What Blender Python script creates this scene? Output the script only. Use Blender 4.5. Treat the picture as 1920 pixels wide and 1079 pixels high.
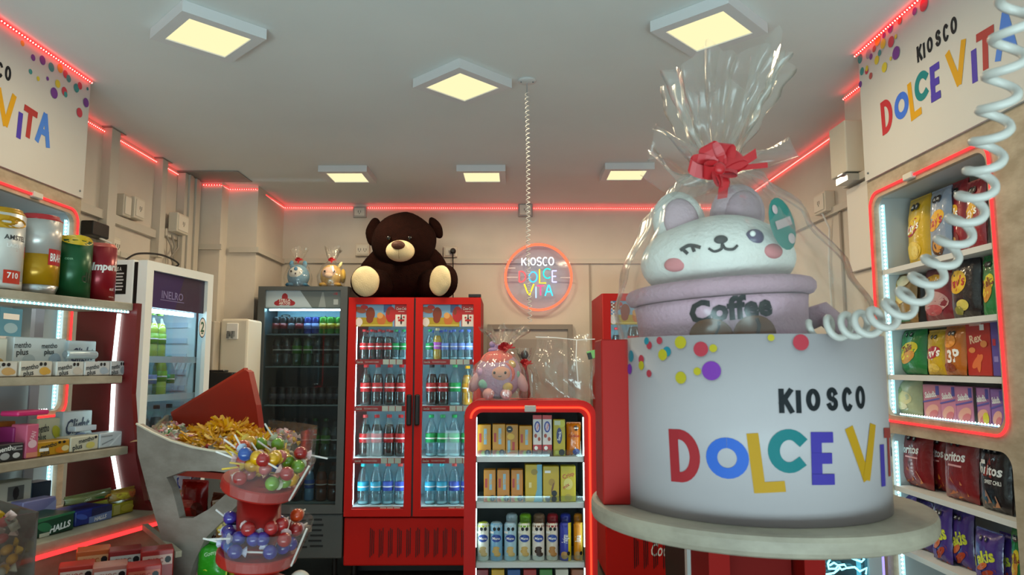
import bpy, bmesh, math, random
from math import sin, cos, pi, radians
from mathutils import Vector, Matrix, geometry
R = random.Random(7)
for _o in list(bpy.data.objects): bpy.data.objects.remove(_o)
SC = bpy.context.scene
COL = SC.collection

# ------------------------------------------------------------------ camera
F, VX, VY, EYE = 1350.0, 948.0, 687.0, 1.5          # focal length in pixels, vanishing point of +Y, eye height
PITCH = math.atan((VY-539.5)/F); YAW = math.atan((960-VX)/F*cos(PITCH))
FW = Vector((sin(YAW)*cos(PITCH), cos(YAW)*cos(PITCH), sin(PITCH)))
RT = Vector((cos(YAW), -sin(YAW), 0)); UP = RT.cross(FW)
cd = bpy.data.cameras.new('camera'); cam = bpy.data.objects.new('camera', cd); COL.objects.link(cam)
cd.sensor_width = 36; cd.lens = 36*F/1920; cd.clip_start = .02
cam.matrix_world = Matrix.Translation((0, 0, EYE)) @ Matrix((RT, UP, -FW)).transposed().to_4x4()
cd.dof.use_dof = True; cd.dof.focus_distance = 3.6; cd.dof.aperture_fstop = 9.5
SC.camera = cam
# ------------------------------------------------------------------ world, exposure, large lights
SC.view_settings.view_transform = 'Standard'; SC.view_settings.look = 'None'
SC.view_settings.gamma = 1; SC.view_settings.use_curve_mapping = False
SC.view_settings.exposure = 0.0
SC.cycles.max_bounces = 10; SC.cycles.diffuse_bounces = 4; SC.cycles.glossy_bounces = 4
SC.cycles.transmission_bounces = 4; SC.cycles.transparent_max_bounces = 40
SC.cycles.sample_clamp_indirect = 6; SC.cycles.sample_clamp_direct = 0
SC.cycles.caustics_reflective = False; SC.cycles.caustics_refractive = False
W = bpy.data.worlds.new('world'); SC.world = W; W.use_nodes = True
W.node_tree.nodes['Background'].inputs[0].default_value = (.62, .78, .95, 1)
W.node_tree.nodes['Background'].inputs[1].default_value = .25
def area(name, loc, direction, sx, sy, power, color):
    l = bpy.data.lights.new(name, 'AREA'); l.shape = 'RECTANGLE'; l.size = sx; l.size_y = sy
    l.energy = power; l.color = color
    o = bpy.data.objects.new(name, l); COL.objects.link(o); o.location = loc
    o.rotation_euler = Vector(direction).to_track_quat('-Z', 'Y').to_euler()
    return o
STREET = area('street_daylight', (-.2, -4.2, 1.5), (0, 1, .05), 5.0, 2.8, 26, (.90, .95, 1))   # the open shop front behind the camera

BOUNCE = area('pavement_daylight', (-.3, -2.2, .12), (0, .32, 1), 4.4, 1.4, 270, (.66, .96, 1))   # sunlit pavement outside, shining up onto the ceiling
# ------------------------------------------------------------------ measuring helpers (a pixel of the photograph onto a real plane)
def ray(px, py): return FW + RT*((px-960)/F) + UP*((539.5-py)/F)
def at_y(px, py, Y): d = ray(px, py); return Vector((0, 0, EYE)) + d*(Y/d.y)
def at_x(px, py, X): d = ray(px, py); return Vector((0, 0, EYE)) + d*(X/d.x)
def at_z(px, py, Z): d = ray(px, py); return Vector((0, 0, EYE)) + d*((Z-EYE)/d.z)

# ------------------------------------------------------------------ materials
def lin(h):
    if not isinstance(h, str): return tuple(h)[:3]
    c = [int(h[i:i+2], 16)/255 for i in (0, 2, 4)]
    return tuple(x/12.92 if x <= .04045 else ((x+.055)/1.055)**2.4 for x in c)
MC = {}
def P(h, rough=.5, metal=0, noise=None, bump=None, spec=.5, coat=0, sheen=0):
    """plain surface of one colour, with optional grain (noise = scale, amount) and relief (bump = scale, strength)"""
    k = ('P', h, rough, metal, noise, bump, spec, coat, sheen)
    if k in MC: return MC[k]
    m = bpy.data.materials.new('surface_%s' % h); m.use_nodes = True; nt = m.node_tree; b = nt.nodes['Principled BSDF']
    c = lin(h)
    b.inputs['Base Color'].default_value = (*c, 1); b.inputs['Roughness'].default_value = rough
    b.inputs['Metallic'].default_value = metal; b.inputs['Specular IOR Level'].default_value = spec
    b.inputs['Coat Weight'].default_value = coat; b.inputs['Sheen Weight'].default_value = sheen
    if noise or bump: tc = nt.nodes.new('ShaderNodeTexCoord')
    if noise:
        n = nt.nodes.new('ShaderNodeTexNoise'); n.inputs['Scale'].default_value = noise[0]; n.inputs['Detail'].default_value = 6
        nt.links.new(tc.outputs['Object'], n.inputs['Vector'])
        r = nt.nodes.new('ShaderNodeValToRGB'); a = noise[1]
        r.color_ramp.elements[0].position = .3; r.color_ramp.elements[1].position = .7
        r.color_ramp.elements[0].color = (*[x*(1-a) for x in c], 1); r.color_ramp.elements[1].color = (*[min(1, x*(1+a)) for x in c], 1)
        nt.links.new(n.outputs['Fac'], r.inputs['Fac']); nt.links.new(r.outputs['Color'], b.inputs['Base Color'])
    if bump:
        n = nt.nodes.new('ShaderNodeTexNoise'); n.inputs['Scale'].default_value = bump[0]; n.inputs['Detail'].default_value = 4
        nt.links.new(tc.outputs['Object'], n.inputs['Vector'])
        bp = nt.nodes.new('ShaderNodeBump'); bp.inputs['Strength'].default_value = bump[1]; bp.inputs['Distance'].default_value = .01
        nt.links.new(n.outputs['Fac'], bp.inputs['Height']); nt.links.new(bp.outputs['Normal'], b.inputs['Normal'])
    MC[k] = m; return m
def EM(col, s):
    k = ('E', col, s)
    if k in MC: return MC[k]
    m = bpy.data.materials.new('glow'); m.use_nodes = True; nt = m.node_tree; nt.nodes.clear()
    e = nt.nodes.new('ShaderNodeEmission'); e.inputs[0].default_value = (*lin(col), 1); e.inputs[1].default_value = s
    o = nt.nodes.new('ShaderNodeOutputMaterial'); nt.links.new(e.outputs[0], o.inputs[0]); MC[k] = m; return m
def CLEAR(tint='ffffff', body=.03, edge=.5, rough=.06, bump=None, base=.04, bodycol='ffffff', power=3.0):
    """thin clear plastic or glass: see-through, a little body, mirror-like towards grazing angles"""
    k = ('C', tint, body, edge, rough, bump, base, bodycol, power)
    if k in MC: return MC[k]
    m = bpy.data.materials.new('clear'); m.use_nodes = True; nt = m.node_tree; nt.nodes.clear(); N = nt.nodes.new; L = nt.links.new
    t = N('ShaderNodeBsdfTransparent'); t.inputs[0].default_value = (*lin(tint), 1)
    d = N('ShaderNodeBsdfDiffuse'); d.inputs[0].default_value = (*lin(bodycol), 1)
    g = N('ShaderNodeBsdfGlossy'); g.inputs['Roughness'].default_value = rough
    m1 = N('ShaderNodeMixShader'); m1.inputs[0].default_value = body; L(t.outputs[0], m1.inputs[1]); L(d.outputs[0], m1.inputs[2])
    lw = N('ShaderNodeLayerWeight'); lw.inputs[0].default_value = .5
    p = N('ShaderNodeMath'); p.operation = 'POWER'; p.inputs[1].default_value = power; L(lw.outputs['Facing'], p.inputs[0])
    ma = N('ShaderNodeMath'); ma.operation = 'MULTIPLY_ADD'; ma.inputs[1].default_value = edge; ma.inputs[2].default_value = base; L(p.outputs[0], ma.inputs[0])
    m2 = N('ShaderNodeMixShader'); L(ma.outputs[0], m2.inputs[0]); L(m1.outputs[0], m2.inputs[1]); L(g.outputs[0], m2.inputs[2])
    if bump:
        tc = N('ShaderNodeTexCoord'); n = N('ShaderNodeTexNoise'); n.inputs['Scale'].default_value = bump[0]; n.inputs['Detail'].default_value = 2
        mp = N('ShaderNodeMapping'); mp.inputs['Scale'].default_value = (1, 1, .28)
        L(tc.outputs['Object'], mp.inputs[0]); L(mp.outputs[0], n.inputs['Vector'])
        bp = N('ShaderNodeBump'); bp.inputs['Strength'].default_value = bump[1]; bp.inputs['Distance'].default_value = .01
        L(n.outputs['Fac'], bp.inputs['Height']); L(bp.outputs[0], lw.inputs['Normal']); L(bp.outputs[0], g.inputs['Normal'])
    o = N('ShaderNodeOutputMaterial'); L(m2.outputs[0], o.inputs[0]); MC[k] = m; return m
def LAMINATE(h1, h2):
    k = ('L', h1, h2)
    if k in MC: return MC[k]
    m = P(h1, .55, noise=(6, .001)).copy(); nt = m.node_tree; L = nt.links.new
    b = nt.nodes['Principled BSDF']; tc = nt.nodes.new('ShaderNodeTexCoord')
    n1 = nt.nodes.new('ShaderNodeTexNoise'); n1.inputs['Scale'].default_value = 7; n1.inputs['Detail'].default_value = 9; n1.inputs['Roughness'].default_value = .65
    mp = nt.nodes.new('ShaderNodeMapping'); mp.inputs['Scale'].default_value = (1, 1, 2.2)
    L(tc.outputs['Object'], mp.inputs[0]); L(mp.outputs[0], n1.inputs['Vector'])
    r = nt.nodes.new('ShaderNodeValToRGB'); r.color_ramp.elements[0].position = .36; r.color_ramp.elements[1].position = .64
    r.color_ramp.elements[0].color = (*lin(h2), 1); r.color_ramp.elements[1].color = (*lin(h1), 1)
    L(n1.outputs['Fac'], r.inputs[0]); L(r.outputs[0], b.inputs['Base Color']); MC[k] = m; return m

# ------------------------------------------------------------------ shape builders: every one returns (verts, faces)
def box(x0, x1, y0, y1, z0, z1):
    v = [(x, y, z) for x in (x0, x1) for y in (y0, y1) for z in (z0, z1)]
    return v, [(0, 1, 3, 2), (4, 6, 7, 5), (0, 4, 5, 1), (2, 3, 7, 6), (0, 2, 6, 4), (1, 5, 7, 3)]
def cbox(x0, x1, y0, y1, z0, z1, b=.006, seg=2):
    bm = bmesh.new(); v, f = box(x0, x1, y0, y1, z0, z1)
    vs = [bm.verts.new(p) for p in v]
    for q in f: bm.faces.new([vs[i] for i in q])
    bmesh.ops.recalc_face_normals(bm, faces=bm.faces)
    bmesh.ops.bevel(bm, geom=bm.edges[:], offset=b, segments=seg, affect='EDGES', profile=.5)
    bm.verts.index_update(); r = [tuple(x.co) for x in bm.verts], [tuple(x.index for x in q.verts) for q in bm.faces]; bm.free(); return r
def xf(vf, M):
    return [tuple(M @ Vector(p)) for p in vf[0]], vf[1]
def mv(vf, x, y, z): return [(a+x, b+y, c+z) for a, b, c in vf[0]], vf[1]
def join(*parts):
    V, Fc = [], []
    for v, f in parts:
        o = len(V); V += list(v); Fc += [tuple(i+o for i in q) for q in f]
    return V, Fc
def lathe(prof, n=20, cx=0, cy=0, a0=0, a1=2*pi):
    full = abs(a1-a0-2*pi) < 1e-6; m = n if full else n+1; V = []; Fc = []
    for r, z in prof:
        for i in range(m):
            a = a0+(a1-a0)*i/n; V.append((cx+r*cos(a), cy+r*sin(a), z))
    for j in range(len(prof)-1):
        for i in range(n):
            k = (i+1) % m
            Fc.append((j*m+i, j*m+k, (j+1)*m+k, (j+1)*m+i))
    if full:
        if prof[0][0] > 1e-5: Fc.append(tuple(reversed(range(m))))
        if prof[-1][0] > 1e-5: Fc.append(tuple(range((len(prof)-1)*m, len(prof)*m)))
    return V, Fc
def tube(path, r, n=6, closed=False, rz=None):
    P3 = [Vector(p) for p in path]; N = len(P3); V = []; Fc = []; up = Vector((0, 0, 1)); prev = None
    for i, p in enumerate(P3):
        a = P3[i-1] if (i or closed) else p; b = P3[(i+1) % N] if (i < N-1 or closed) else p
        t = (b-a).normalized() if (b-a).length > 1e-9 else Vector((0, 0, 1))
        if prev is None:
            s = t.cross(up); s = t.cross(Vector((1, 0, 0))) if s.length < .05 else s
        else: s = prev-t*prev.dot(t)
        s.normalize(); prev = s; q = t.cross(s)
        rr = r[i] if isinstance(r, (list, tuple)) else r
        for k in range(n):
            an = 2*pi*(k+.5)/n; V.append(tuple(p+s*(rr*cos(an))+q*((rz or rr)*sin(an))))
    for i in range(N if closed else N-1):
        j = (i+1) % N
        for k in range(n): l = (k+1) % n; Fc.append((i*n+k, i*n+l, j*n+l, j*n+k))
    if not closed: Fc.append(tuple(reversed(range(n)))); Fc.append(tuple(range((N-1)*n, N*n)))
    return V, Fc
def ell(cx, cy, cz, rx, ry, rz, seg=20, rings=12, rot=None, wob=0):
    V = [(0, 0, 1)]; Fc = []
    for i in range(1, rings):
        th = pi*i/rings
        for j in range(seg): a = 2*pi*j/seg; V.append((sin(th)*cos(a), sin(th)*sin(a), cos(th)))
    V.append((0, 0, -1)); L = len(V)-1
    for j in range(seg):
        k = (j+1) % seg; Fc.append((0, 1+j, 1+k))
        for i in range(rings-2): a = 1+i*seg; Fc.append((a+j, a+seg+j, a+seg+k, a+k))
        a = 1+(rings-2)*seg; Fc.append((a+j, L, a+k))
    M = Matrix.Translation((cx, cy, cz)) @ (rot.to_4x4() if rot else Matrix.Identity(4)) @ Matrix.Diagonal((rx, ry, rz, 1))
    return [tuple(M @ Vector(p)) for p in V], Fc
def prism(outer, d0, d1, holes=(), ax='xz'):
    """outline in two axes pushed through the third, with holes"""
    loops = [list(outer)]+[list(h) for h in holes]
    def p3(p, d): return {'xz': (p[0], d, p[1]), 'yz': (d, p[0], p[1]), 'xy': (p[0], p[1], d)}[ax]
    flat = [p for l in loops for p in l]; n = len(flat)
    tri = geometry.tessellate_polygon([[Vector((p[0], p[1], 0)) for p in l] for l in loops])
    V = [p3(p, d0) for p in flat]+[p3(p, d1) for p in flat]; Fc = []
    for t in tri: Fc.append(tuple(t)); Fc.append(tuple(i+n for i in reversed(t)))
    o = 0
    for l in loops:
        m = len(l)
        for i in range(m): j = (i+1) % m; Fc.append((o+i, o+j, n+o+j, n+o+i))
        o += m
    return V, Fc
def rrect(x0, x1, z0, z1, r, n=6, corners=(1, 1, 1, 1)):
    """rounded rectangle, corners in order bottom-left, bottom-right, top-right, top-left"""
    out = []
    for k, (cx, cz, a) in enumerate(((x0+r, z0+r, pi), (x1-r, z0+r, 1.5*pi), (x1-r, z1-r, 0), (x0+r, z1-r, .5*pi))):
        if corners[k]: out += [(cx+r*cos(a+.5*pi*i/n), cz+r*sin(a+.5*pi*i/n)) for i in range(n+1)]
        else: out.append(((x0, z0), (x1, z0), (x1, z1), (x0, z1))[k])
    return out
def ribbon(path, wdir, w, th=.0008):
    V = []; Fc = []; wd = Vector(wdir).normalized()*w/2
    for p in path: V += [tuple(Vector(p)-wd), tuple(Vector(p)+wd)]
    for i in range(len(path)-1): Fc.append((2*i, 2*i+1, 2*i+3, 2*i+2))
    return V, Fc

# ------------------------------------------------------------------ objects
def obj(name, vf, m, parent=None, smooth=False, label=None, kind=None, loc=None, fix=True):
    """links one mesh object; vf is (verts, faces) or a list of (vf, material, smooth)"""
    parts = vf if isinstance(vf, list) else [(vf, m, smooth)]
    V, Fc, mi, sm, ms = [], [], [], [], []
    for q, mm, s in parts:
        if mm not in ms: ms.append(mm)
        o = len(V); V += list(q[0]); Fc += [tuple(i+o for i in f) for f in q[1]]
        mi += [ms.index(mm)]*len(q[1]); sm += [bool(s)]*len(q[1])
    me = bpy.data.meshes.new(name); me.from_pydata(V, [], Fc)
    for mm in ms: me.materials.append(mm)
    me.polygons.foreach_set('material_index', mi); me.polygons.foreach_set('use_smooth', sm)
    if fix:
        bm = bmesh.new(); bm.from_mesh(me); bmesh.ops.recalc_face_normals(bm, faces=bm.faces); bm.to_mesh(me); bm.free()
    me.update()
    o = bpy.data.objects.new(name, me); COL.objects.link(o)
    if parent: o.parent = parent
    if loc: o.location = loc
    if label: o['label'] = label
    if kind: o['kind'] = kind
    return o
def tag(o, label, cat, group=None):
    o['label'] = label; o['category'] = cat
    if group: o['group'] = group
    return o
def thing(name, label, cat, loc=(0, 0, 0), rotz=0, group=None):
    o = bpy.data.objects.new(name, None); o.empty_display_size = .05; COL.objects.link(o)
    o.location = loc; o.rotation_euler = (0, 0, rotz); return tag(o, label, cat, group)
def struct(name, vf, m, parent=None, smooth=False):
    return obj(name, vf, m, parent, smooth, kind=None if parent else 'structure')
KIDS = {}
def dup(root, loc, rotz=0, label=None, group=None, scale=None, mats=None):
    r = root.copy(); COL.objects.link(r); r.location = loc; r.rotation_euler = (0, 0, rotz)
    if label: r['label'] = label
    if group: r['group'] = group
    if scale: r.scale = scale
    for ch in root.children:
        c = ch.copy(); COL.objects.link(c); c.parent = r
        for g in ch.children:
            d = g.copy(); COL.objects.link(d); d.parent = c
    return r
def l2w(T, x, y, z):
    c, s = cos(T.rotation_euler[2]), sin(T.rotation_euler[2]); l = T.location
    return Vector((l.x+c*x-s*y, l.y+s*x+c*y, l.z+z))

# ------------------------------------------------------------------ writing and flat print
TC = {}
def text2d(s, bold=0.0, res=2):
    """outlines of a line of writing, cap height 1, left edge 0"""
    k = (s, bold, res)
    if k in TC: return TC[k]
    cu = bpy.data.curves.new('writing', 'FONT'); cu.body = s; cu.offset = bold; cu.resolution_u = res; cu.size = 1/.729
    o = bpy.data.objects.new('writing', cu); me = bpy.data.meshes.new_from_object(o)
    v = [(p.co.x, p.co.y) for p in me.vertices]; f = [tuple(q.vertices) for q in me.polygons]
    bpy.data.objects.remove(o); bpy.data.curves.remove(cu); bpy.data.meshes.remove(me)
    x0 = min(p[0] for p in v) if v else 0
    v = [(a-x0, b) for a, b in v]; w = max([p[0] for p in v] or [1])
    TC[k] = (v, f, w); return TC[k]
def mesh2d(spec):
    """one flat shape of a print -> list of (verts2d, faces), in the print's own units"""
    k = spec[0]
    if k == 'r': _, u, v, w, h, m = spec[:6]; n = 4; V = [(u-w/2+w*i/n, v-h/2+h*j/n) for j in range(n+1) for i in range(n+1)]; return V, [(j*(n+1)+i, j*(n+1)+i+1, (j+1)*(n+1)+i+1, (j+1)*(n+1)+i) for j in range(n) for i in range(n)]
    if k == 'e':
        _, u, v, a, b, m = spec[:6]; n = 20; V = [(u, v)]; rot = spec[6] if len(spec) > 6 else 0
        for rr in (.5, 1): V += [(u+rr*(a*cos(t)*cos(rot)-b*sin(t)*sin(rot)), v+rr*(a*cos(t)*sin(rot)+b*sin(t)*cos(rot))) for t in [2*pi*i/n for i in range(n)]]
        return V, [(0, 1+i, 1+(i+1) % n) for i in range(n)]+[(1+i, 1+n+i, 1+n+(i+1) % n, 1+(i+1) % n) for i in range(n)]
    if k == 'o': _, u, v, a, b, m = spec[:6]; return [(u, v)]+[(u+a*cos(pi/8+i*pi/4), v+b*sin(pi/8+i*pi/4)) for i in range(8)], [(0, 1+i, 1+(i+1) % 8) for i in range(8)]
    if k == 'p': pts = spec[1]; t = geometry.tessellate_polygon([[Vector((a, b, 0)) for a, b in pts]]); return list(pts), [tuple(q) for q in t]
    if k == 't':                                     # 't', u, v (centre), cap height, max width, text, material, shear, turn, bold
        u, v, h, mw, s, m = spec[1:7]; sh = spec[7] if len(spec) > 7 else 0; rot = spec[8] if len(spec) > 8 else 0; bold = spec[9] if len(spec) > 9 else .02
        V, Fc, w = text2d(s, bold); asp = ASPECT[0]; sx = h/asp
        if w*sx > mw: sx = mw/w
        out = []
        for a, b in V:
            x = (a-w/2+sh*(b-.5))*sx; y = (b-.5)*h
            out.append((u+x*cos(rot)-y*sin(rot)*(1/asp), v+x*sin(rot)*asp+y*cos(rot)))
        return out, Fc
ASPECT = [1.0]                                        # width over height of the face being printed
def printed(name, specs, mp, parent, asp=1.0, lift=.0006):
    """mp(u, v, lift) -> point; each shape in its own thin layer"""
    ASPECT[0] = asp; parts = []
    for i, s in enumerate(specs):
        m = s[6] if s[0] == 't' else (s[2] if s[0] == 'p' else s[5])
        V, Fc = mesh2d(s); parts.append((([tuple(mp(a, b, lift*(1+.35*i))) for a, b in V], Fc), m, False))
    return obj(name, parts, None, parent, fix=False)
def strokes(ch):
    arc = lambda cx, cy, rx, ry, a, b, n=14: [(cx+rx*cos(radians(a+(b-a)*i/n)), cy+ry*sin(radians(a+(b-a)*i/n))) for i in range(n+1)]
    return {'K': [[(.08, 0), (.08, 1)], [(.95, 1), (.12, .42)], [(.38, .6), (1, 0)]], 'I': [[(.5, 0), (.5, 1)]],
            'O': [arc(.5, .5, .5, .5, 90, 449, 24)], 'S': [arc(.5, .75, .45, .25, 20, 270, 12)+arc(.5, .25, .48, .25, 90, -160, 12)],
            'C': [arc(.55, .5, .55, .5, 48, 312, 20)], 'D': [[(.05, 0), (.05, 1), (.3, 1)]+arc(.3, .5, .65, .5, 85, -85, 14)+[(.3, 0), (.05, 0)]],
            'L': [[(.05, 1), (.05, 0), (1, 0)]], 'E': [[(.05, 0), (.05, 1)], [(.05, 1), (1, 1)], [(.05, .5), (.85, .5)], [(.05, 0), (1, 0)]],
            'V': [[(0, 1), (.46, .03)], [(1, 1), (.54, .03)]], 'T': [[(.5, 0), (.5, 1)], [(0, 1), (1, 1)]], 'A': [[(0, 0), (.46, .97)], [(1, 0), (.54, .97)], [(.2, .36), (.8, .36)]]}[ch]
def subdiv(pl, step):
    out = [pl[0]]
    for a, b in zip(pl, pl[1:]):
        n = max(1, int(math.hypot(b[0]-a[0], b[1]-a[1])/step))
        out += [(a[0]+(b[0]-a[0])*i/n, a[1]+(b[1]-a[1])*i/n) for i in range(1, n+1)]
    return out
def thick(pl, w, ext=True):
    """a 2D stroke of width w with mitred bends"""
    n = len(pl); closed = math.hypot(pl[0][0]-pl[-1][0], pl[0][1]-pl[-1][1]) < 1e-3*max(1, 0) + w*.2 and n > 8
    V = []
    for i, p in enumerate(pl):
        a = pl[i-1] if i else (pl[-2] if closed else None); b = pl[i+1] if i < n-1 else (pl[1] if closed else None)
        d1 = Vector((p[0]-a[0], p[1]-a[1])).normalized() if a else None; d2 = Vector((b[0]-p[0], b[1]-p[1])).normalized() if b else None
        if d1 is None: d1 = d2
        if d2 is None: d2 = d1
        n1 = Vector((-d1.y, d1.x)); n2 = Vector((-d2.y, d2.x)); mm = (n1+n2)
        mm = mm.normalized() if mm.length > .1 else n1
        s = min(2.2, 1/max(.3, mm.dot(n1))); q = Vector(p)
        if ext and not closed and i == 0: q = q-d2*w*.5
        if ext and not closed and i == n-1: q = q+d1*w*.5
        V += [tuple(q+mm*(w/2*s)), tuple(q-mm*(w/2*s))]
    return V, [(2*i, 2*i+1, 2*i+3, 2*i+2) for i in range(n-1)]
COLR = dict(red='b8323a', blue='3f6fd6', amber='cf9a1c', teal='1f7d82', indigo='4c3da6', brick='a83a38', sky='4a7fd8', dark='1d2126')
ART = [('K', .432, .468, 2.62, 2.682, 'dark', 0), ('I', .476, .484, 2.62, 2.678, 'dark', 0), ('O', .498, .534, 2.625, 2.682, 'dark', 0), ('S', .55, .582, 2.625, 2.685, 'dark', 0),
       ('C', .594, .626, 2.622, 2.685, 'dark', 0), ('O', .638, .674, 2.628, 2.688, 'dark', 0),
       ('D', .16, .25, 2.43, 2.57, 'red', 2), ('O', .262, .362, 2.45, 2.555, 'blue', 0), ('L', .362, .436, 2.42, 2.57, 'amber', 5), ('C', .405, .495, 2.47, 2.58, 'teal', -4),
       ('E', .503, .562, 2.44, 2.572, 'indigo', -1), ('V', .605, .715, 2.44, 2.585, 'amber', 3), ('I', .735, .755, 2.42, 2.53, 'indigo', -2), ('T', .76, .845, 2.44, 2.57, 'brick', -4), ('A', .848, .945, 2.44, 2.585, 'sky', -3)]
def deeper(h, k): return ''.join('%02x' % int(int(h[i:i+2], 16)*k) for i in (0, 2, 4))
def sign_letters(parent, mp, step=.02, ink=1.0):
    for ch, u0, u1, z0, z1, c, rot in ART:
        th = .0125 if c == 'dark' else .027
        V, Fc = [], []; cx, cz = (u0+u1)/2, (z0+z1)/2
        sk = strokes(ch); w, h = u1-u0-th, z1-z0-th
        for si, s in enumerate(sk):
            pl = [(cx+(a-.5)*max(w, 0), cz+(b-.5)*h) for a, b in s]
            a = radians(rot); pl = [(cx+(x-cx)*cos(a)-(z-cz)*sin(a), cz+(x-cx)*sin(a)+(z-cz)*cos(a)) for x, z in pl]
            v, f = thick(subdiv(pl, step), th, ch not in 'OD'); o = len(V)
            V += [tuple(mp(x, z, .0008+.0003*si)) for x, z in v]; Fc += [tuple(i+o for i in q) for q in f]
        obj('letter', (V, Fc), P(deeper(COLR[c], ink), .5, spec=.15), parent, fix=False)
# ------------------------------------------------------------------ the room
CEIL = 2.85; BACK = 5.95; LW = -2.28; RW = 1.90
WALL = P('d8cfc2', .7, noise=(3, .05), bump=(40, .05)); CEILM = P('d9dcda', .8, noise=(1.5, .03), bump=(60, .03))
TRIM = P('cfc8bb', .5); BEIGE = LAMINATE('b3a48e', '94866f'); GREYLAM = LAMINATE('a3968a', '83776c')
RED = P('a0140f', .55, noise=(4, .05), spec=.25); REDP = P('c41c16', .5, spec=.2); WHITE = P('e8e8e6', .4); BLACK = P('0d0d0f', .4)
DKRED = P('8c1414', .45); STEEL = P('c4c7c8', .3, metal=.9); GREY = P('6d7274', .45); LGREY = P('b9bec0', .45); CREAM = P('e3dccb', .5)
CHROME = P('e2e2e2', .12, metal=1)
struct('floor', box(-2.6, 2.2, -1.6, 6.2, -.06, 0), P('6e665d', .35, noise=(5, .12)))
struct('ceiling', box(-2.6, 2.2, -1.6, 6.2, CEIL, CEIL+.06), CEILM)
struct('wall_back', box(-2.4, 2.05, BACK, BACK+.12, 0, CEIL), WALL)
struct('wall_left', box(LW-.12, LW, -1.6, BACK+.12, 0, CEIL), WALL)
struct('wall_right', box(RW, RW+.12, -1.6, BACK+.12, 0, CEIL), WALL)
struct('pillar_corner', join(box(LW, -2.08, 5.19, BACK, 0, CEIL), box(-2.08, -1.86, 5.32, BACK, 0, CEIL)), WALL)
struct('pillar_right', box(1.69, RW, 3.02, 3.46, 0, CEIL), WALL)
struct('trim_1', join(box(-1.86, .0, BACK-.025, BACK, 2.35, 2.39), box(.0, RW, BACK-.025, BACK, 2.35, 2.39)), TRIM)
struct('trim_2', join(box(-2.22, -2.06, 5.165, 5.19, 2.34, 2.38), box(-2.055, -1.835, 5.297, 5.32, 2.34, 2.38), box(-1.86, -1.835, 5.32, BACK, 2.34, 2.38)), TRIM)
struct('trim_3', box(RW-.025, RW, 3.46, BACK, 2.37, 2.41), TRIM)
struct('trim_4', box(LW, LW+.03, 3.35, 4.6, 2.32, 2.37), TRIM)
struct('trim_5', box(LW, LW+.03, 4.72, 5.0, 2.36, 2.41), TRIM)
struct('trim_6', box(LW, LW+.02, 4.2, 4.7, 2.14, 2.17), TRIM)
struct('trim_7', box(.695, .71, BACK-.012, BACK, 0, 2.35), P('a59c90', .6))
struct('trim_8', box(RW-.012, RW, 3.98, 4.0, 0, 2.37), P('a59c90', .6))
d = struct('door_1', box(-.11, .51, BACK-.03, BACK-.005, 0, 1.80), P('b2aaa0', .5))
struct('door_frame', join(box(-.15, -.11, BACK-.05, BACK, 0, 1.84), box(.51, .55, BACK-.05, BACK, 0, 1.84), box(-.11, .51, BACK-.05, BACK, 1.80, 1.84)), P('8d857c', .5), d)
struct('door_panel', box(.05, .47, BACK-.04, BACK-.02, .9, 1.72), P('9b938a', .5), d)
# raceways on the left wall
for nm, y0, y1, z0, lab in (('wall_raceway', 3.98, 4.07, 2.02, 'wide white cable raceway on left wall nearest the colourful banner'), ('wall_raceway', 4.59, 4.66, 2.2, 'slim white cable raceway on left wall between the outlets')):
    t = tag(obj(nm, box(LW, LW+.05, y0, y1, z0, CEIL), TRIM), lab, 'raceway')
    obj('ceiling_flange', box(LW, LW+.055, y0-.02, y1+.05, CEIL-.006, CEIL-.001), P('8e8a84', .5), t)
t = thing('raceway_bundle', 'tight row of white cable raceways side by side near the room corner', 'raceway', (LW, 4.9, 0))
for i in range(5): obj('raceway', box(.002, .055+.012*(i % 2), .01+i*.053, .01+i*.053+.047, 1.2, CEIL-.012), TRIM, t)
obj('ceiling_edge', box(.002, .42, -.005, .01+.275, CEIL-.008, CEIL-.002), P('8e8a84', .5), t)
def outlet(x, y, z, w, h, d, face, label, plug=False, sock=1, col='ddd5c4'):
    """wall box; face = outward direction '+x', '-x' or '-y'"""
    rot = {'+x': pi/2, '-x': -pi/2, '-y': 0}[face]
    t = thing('wall_outlet', label, 'outlet', (x, y, z), rot)
    obj('housing', cbox(-w/2, w/2, -d, 0, -h/2, h/2, .005), P(col, .45), t)
    obj('face_plate', cbox(-w/2+.012, w/2-.012, -d-.006, -d, -h/2+.012, h/2-.012, .003, 1), P('e6dfd0', .4), t)
    for k in range(sock):
        cx = (k-(sock-1)/2)*w*.4
        obj('socket', join(box(cx-.012, cx-.008, -d-.0075, -d-.005, -.008, .012), box(cx+.008, cx+.012, -d-.0075, -d-.005, -.008, .012), box(cx-.002, cx+.002, -d-.0075, -d-.005, -.02, -.008)), P('4a443c', .5), t)
    return t
outlet(LW, 4.19, 2.44, .09, .13, .05, '+x', 'plain grey-beige wall box touching a white outlet on left wall', sock=0, col='c9c1b2')
outlet(LW, 4.31, 2.45, .12, .13, .06, '+x', 'cream wall outlet beside a plain box on the left wall')
outlet(LW+.03, 4.83, 2.46, .17, .13, .06, '+x', 'deep cream outlet box next to the row of cable raceways')
outlet(LW, 4.12, 2.19, .11, .1, .03, '+x', 'small cream double outlet low on left wall above the white fridge', sock=2)
outlet(-1.22, BACK, 2.78, .11, .09, .035, '-y', 'grey box under red light strip up left of bear', col='b5afa8')
outlet(-1.19, BACK, 2.46, .115, .1, .035, '-y', 'white double outlet behind left shoulder of the teddy bear', sock=2)
o = outlet(-.46, BACK, 2.445, .115, .09, .035, '-y', 'white outlet right of the teddy bear holding a round black plug', sock=1)
outlet(.165, BACK, 2.80, .12, .11, .04, '-y', 'grey box under red light strip behind the hanging coiled cable', col='a5a39f')
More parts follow.
